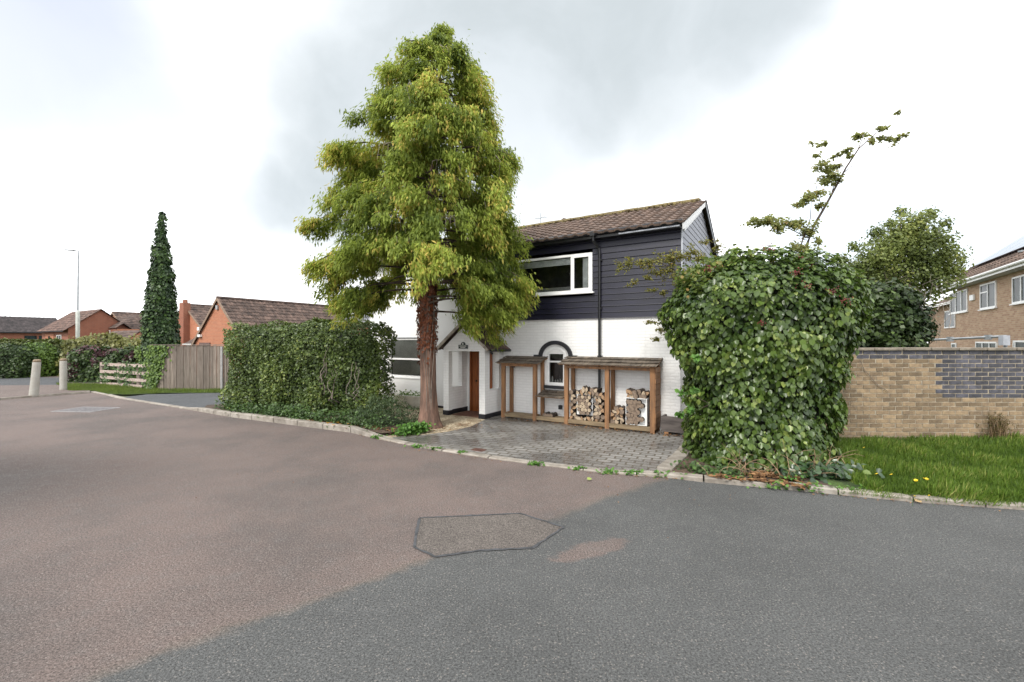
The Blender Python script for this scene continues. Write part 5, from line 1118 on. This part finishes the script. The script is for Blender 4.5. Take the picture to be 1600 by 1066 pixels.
for i in range(8):
    y0 = -1.4+i*1.68; q = MB(); n_ = Vector((-.6, 0, .8)); O = Vector((-.5, y0, ez))+up.normalized()*1.45+n_*.16
    u2 = up.normalized()*3.2; w2 = Vector((0, 1.64, 0)); q.add([O, O+w2, O+w2+u2, O+u2, O-n_*.05, O+w2-n_*.05, O+w2+u2-n_*.05, O+u2-n_*.05], [(0,1,2,3),(0,4,5,1),(1,5,6,2),(2,6,7,3),(3,7,4,0)]); q.build('solar_panel', PV, rh)
y0 = ft(1573); MB().lathe([(.09, 0), (.09, .42), (.13, .43), (.13, .5)], 12, c=(.45, y0), M=Matrix.Translation((0, 0, ez+.3))).build('vent_pipe', METALG, rh)
r2 = empty('set_back_house', HW(0, 0)+Vector((0, 0, 0)), ROT, 'lower buff brick house set back beside the solar panel house', 'house'); r2.location = rh.location
MB().box(.8, 7, 11.72, 21, -.1, 4.4).build('wall', YBR, r2); q = MB(); e = Vector((.3, 11.72, 4.35)); tile_roof(q, e, (0, 1, 0), (1, 0, .45), 9.5, 4, .33, .36); u = Vector((1, 0, .45)).normalized()*3.98; q.add([e, e+Vector((0, 9.5, 0)), e+Vector((0, 9.5, 0))+u, e+u], [(0,1,2,3)]); q.build('roof', MATS['brown_right_tiles'], r2)
MB().tube([(.25, 11.72, 4.33), (.25, 21, 4.33)], .06, 8).build('gutter', WHITE, r2)
for a_, b_ in ((15.2, 17.2),):
    q = MB(); q.box(.74, .8, a_, b_, 2.9, 2.97); q.box(.74, .8, a_, b_, 3.9, 3.97); q.box(.742, .8, a_, a_+.07, 2.97, 3.9); q.box(.742, .8, b_-.07, b_, 2.97, 3.9); o = q.build('window', WHITE, r2); MB().box(.765, .775, a_+.03, b_-.03, 2.93, 3.94).build('pane', DGLASS, o)
# grey barrier rail behind the wall
ba = empty('metal_rail', V(1500, 533, 12.2), 0, 'grey metal rail with a junction box seen above the garden wall', 'rail'); ba.location.z = 0
p0, p1 = V(1440, 532, 13.0)-ba.location, V(1573, 525.5, 11.6)-ba.location
MB().tube([p0, p1], .035, 8).build('rail', METALG, ba)
for f_ in (.36, .80): q = p0.lerp(p1, f_); MB().box(q.x-.05, q.x+.05, q.y-.06, q.y+.06, q.z-.07, q.z+.06).build('clamp', METALG, ba)
MB().box(p1.x-.20, p1.x-.02, p1.y-.1, p1.y+.02, p1.z-.24, p1.z+.02).build('junction_box', mat('grey_box2', (.33, .35, .38), .5, .08), ba)
for q in (p0, p1): MB().tube([(q.x, q.y+.03, 0), (q.x, q.y+.03, q.z)], .04, 8).build('post', METALG, ba)
# trees behind the garden wall
def broad(name, loc, clumps, n, size, m, label, trunk_h, seed, core=False, tw=.09):
    o = empty(name, loc, 0, label, 'tree'); P, NN = [], []; tot = sum(c[3]**2 for c in clumps); br = MB()
    br.tube([(0, 0, -.1), (.05, 0, trunk_h*.5), (0, 0, trunk_h)], [tw*1.3, tw, tw*.7], 8)
    for (x, y, z, r) in clumps:
        k = int(n*r*r/tot); d = rnd(k); rad = r*(rng.random(k)**.5)*(1+.55*nz3(d*1.0, 3.2, seed+x)); p = d*rad[:, None]*np.array([1, 1, .9])+np.array([x, y, z]); P.append(p); NN.append(d+np.array([0, 0, .3]))
        br.tube([(0, 0, trunk_h*.6), (x*.4, y*.4, trunk_h*.6+(z-trunk_h*.6)*.6), (x, y, z+r*.5)], [tw*.5, tw*.35, .01], 5)
    br.build('trunk', TWIG, o); P = np.concatenate(P); NN = np.concatenate(NN); k = len(P)
    leaves('crown_or_core', P, NN+rnd(k)*.8, rnd(k)+np.array([.2, 0, -.5]), size*(.6+.8*rng.random(k)), T_QUAD, m, o, np.clip(.5+.6*nz3(P, .9, seed)+rng.normal(0, .18, k), 0, 1)); return o
Yt = 15.5; kk = Yt/F; L0 = Vector(((1405-800)*kk, Yt, 0))
def cw(px, py, r, dy=0): return ((px-1405)*kk, dy, H+(533-py)*kk, r*kk)
broad('light_green_tree', L0, [cw(1420, 362, 36), cw(1450, 365, 30, .4), cw(1390, 385, 36), cw(1360, 405, 30, -.3), cw(1340, 420, 24), cw(1430, 400, 46), cw(1470, 410, 34), cw(1470, 375, 20), cw(1400, 430, 46, .3), cw(1350, 450, 36), cw(1450, 440, 40), cw(1325, 440, 20), cw(1485, 395, 14), cw(1380, 480, 42), cw(1435, 345, 16), cw(1493, 425, 12), cw(1408, 330, 10), cw(1455, 333, 11), cw(1478, 348, 10), cw(1315, 405, 12), cw(1335, 385, 10), cw(1368, 362, 12), cw(1390, 350, 9), cw(1500, 405, 7), cw(1310, 450, 18), cw(1322, 425, 20), cw(1345, 430, 28), cw(1318, 475, 24)], 30000, .085, leafmat('willowy_leaf', (.07, .10, .025), (.25, .30, .075), tip=(.34, .35, .10), trans=.35), 'broad light green tree behind the garden wall', 3.2, 51)
Yt = 11.2; kk = Yt/F; L0 = Vector(((1395-800)*kk, Yt, 0))
def cw(px, py, r, dy=0): return ((px-1395)*kk, dy, H+(533-py)*kk, r*kk)
o = broad('dark_shrub_tree', L0, [cw(1385, 470, 36), cw(1360, 500, 40), cw(1410, 500, 36), cw(1425, 520, 26), cw(1345, 470, 26), cw(1330, 520, 36), cw(1380, 535, 46), cw(1415, 470, 22), cw(1440, 515, 14), cw(1430, 490, 16)], 17000, .10, leafmat('dark_shrub_leaf', (.015, .032, .010), (.055, .09, .02), trans=.15, tip=(.09, .14, .03)), 'dark dense evergreen shrub rising just behind the garden wall', 1.2, 52)
q = MB()
for k in range(46):
    x = random.uniform(-1.2, 1.3); p = Vector((x, random.uniform(-.3, .5), random.uniform(2.0, 2.8))); pts = [p]
    for i in range(1, 6): pts.append(p+Vector((random.gauss(0, .05)*i+.03*i, 0, .2*i)))
    q.tube(pts, [.009, .008, .006, .005, .004, .002], 4)
q.build('bare_stems', TWIG, o)
# roof glimpsed left of the white house and a distant tree belt
nb = empty('grey_roof_house', apex_loc(545, 30), ROT, 'low grey roofed house glimpsed between hedge and white wall', 'house')
q = MB(); tile_roof(q, (-1.5, -.3, 3.35), (1, 0, 0), (0, 2.0, .75), 9, 2.3, .3, .3); q.add([(-1.5, -.3, 3.35), (7.5, -.3, 3.35), (7.5, 1.8, 4.14), (-1.5, 1.8, 4.14)], [(0,1,2,3)]); q.build('roof', mat('grey_slates', (.2, .2, .23), .6, .1, 4, island=.1), nb)
MB().box(-1.4, 7.4, 0, 4, -.1, 3.35).build('wall', RED2, nb)
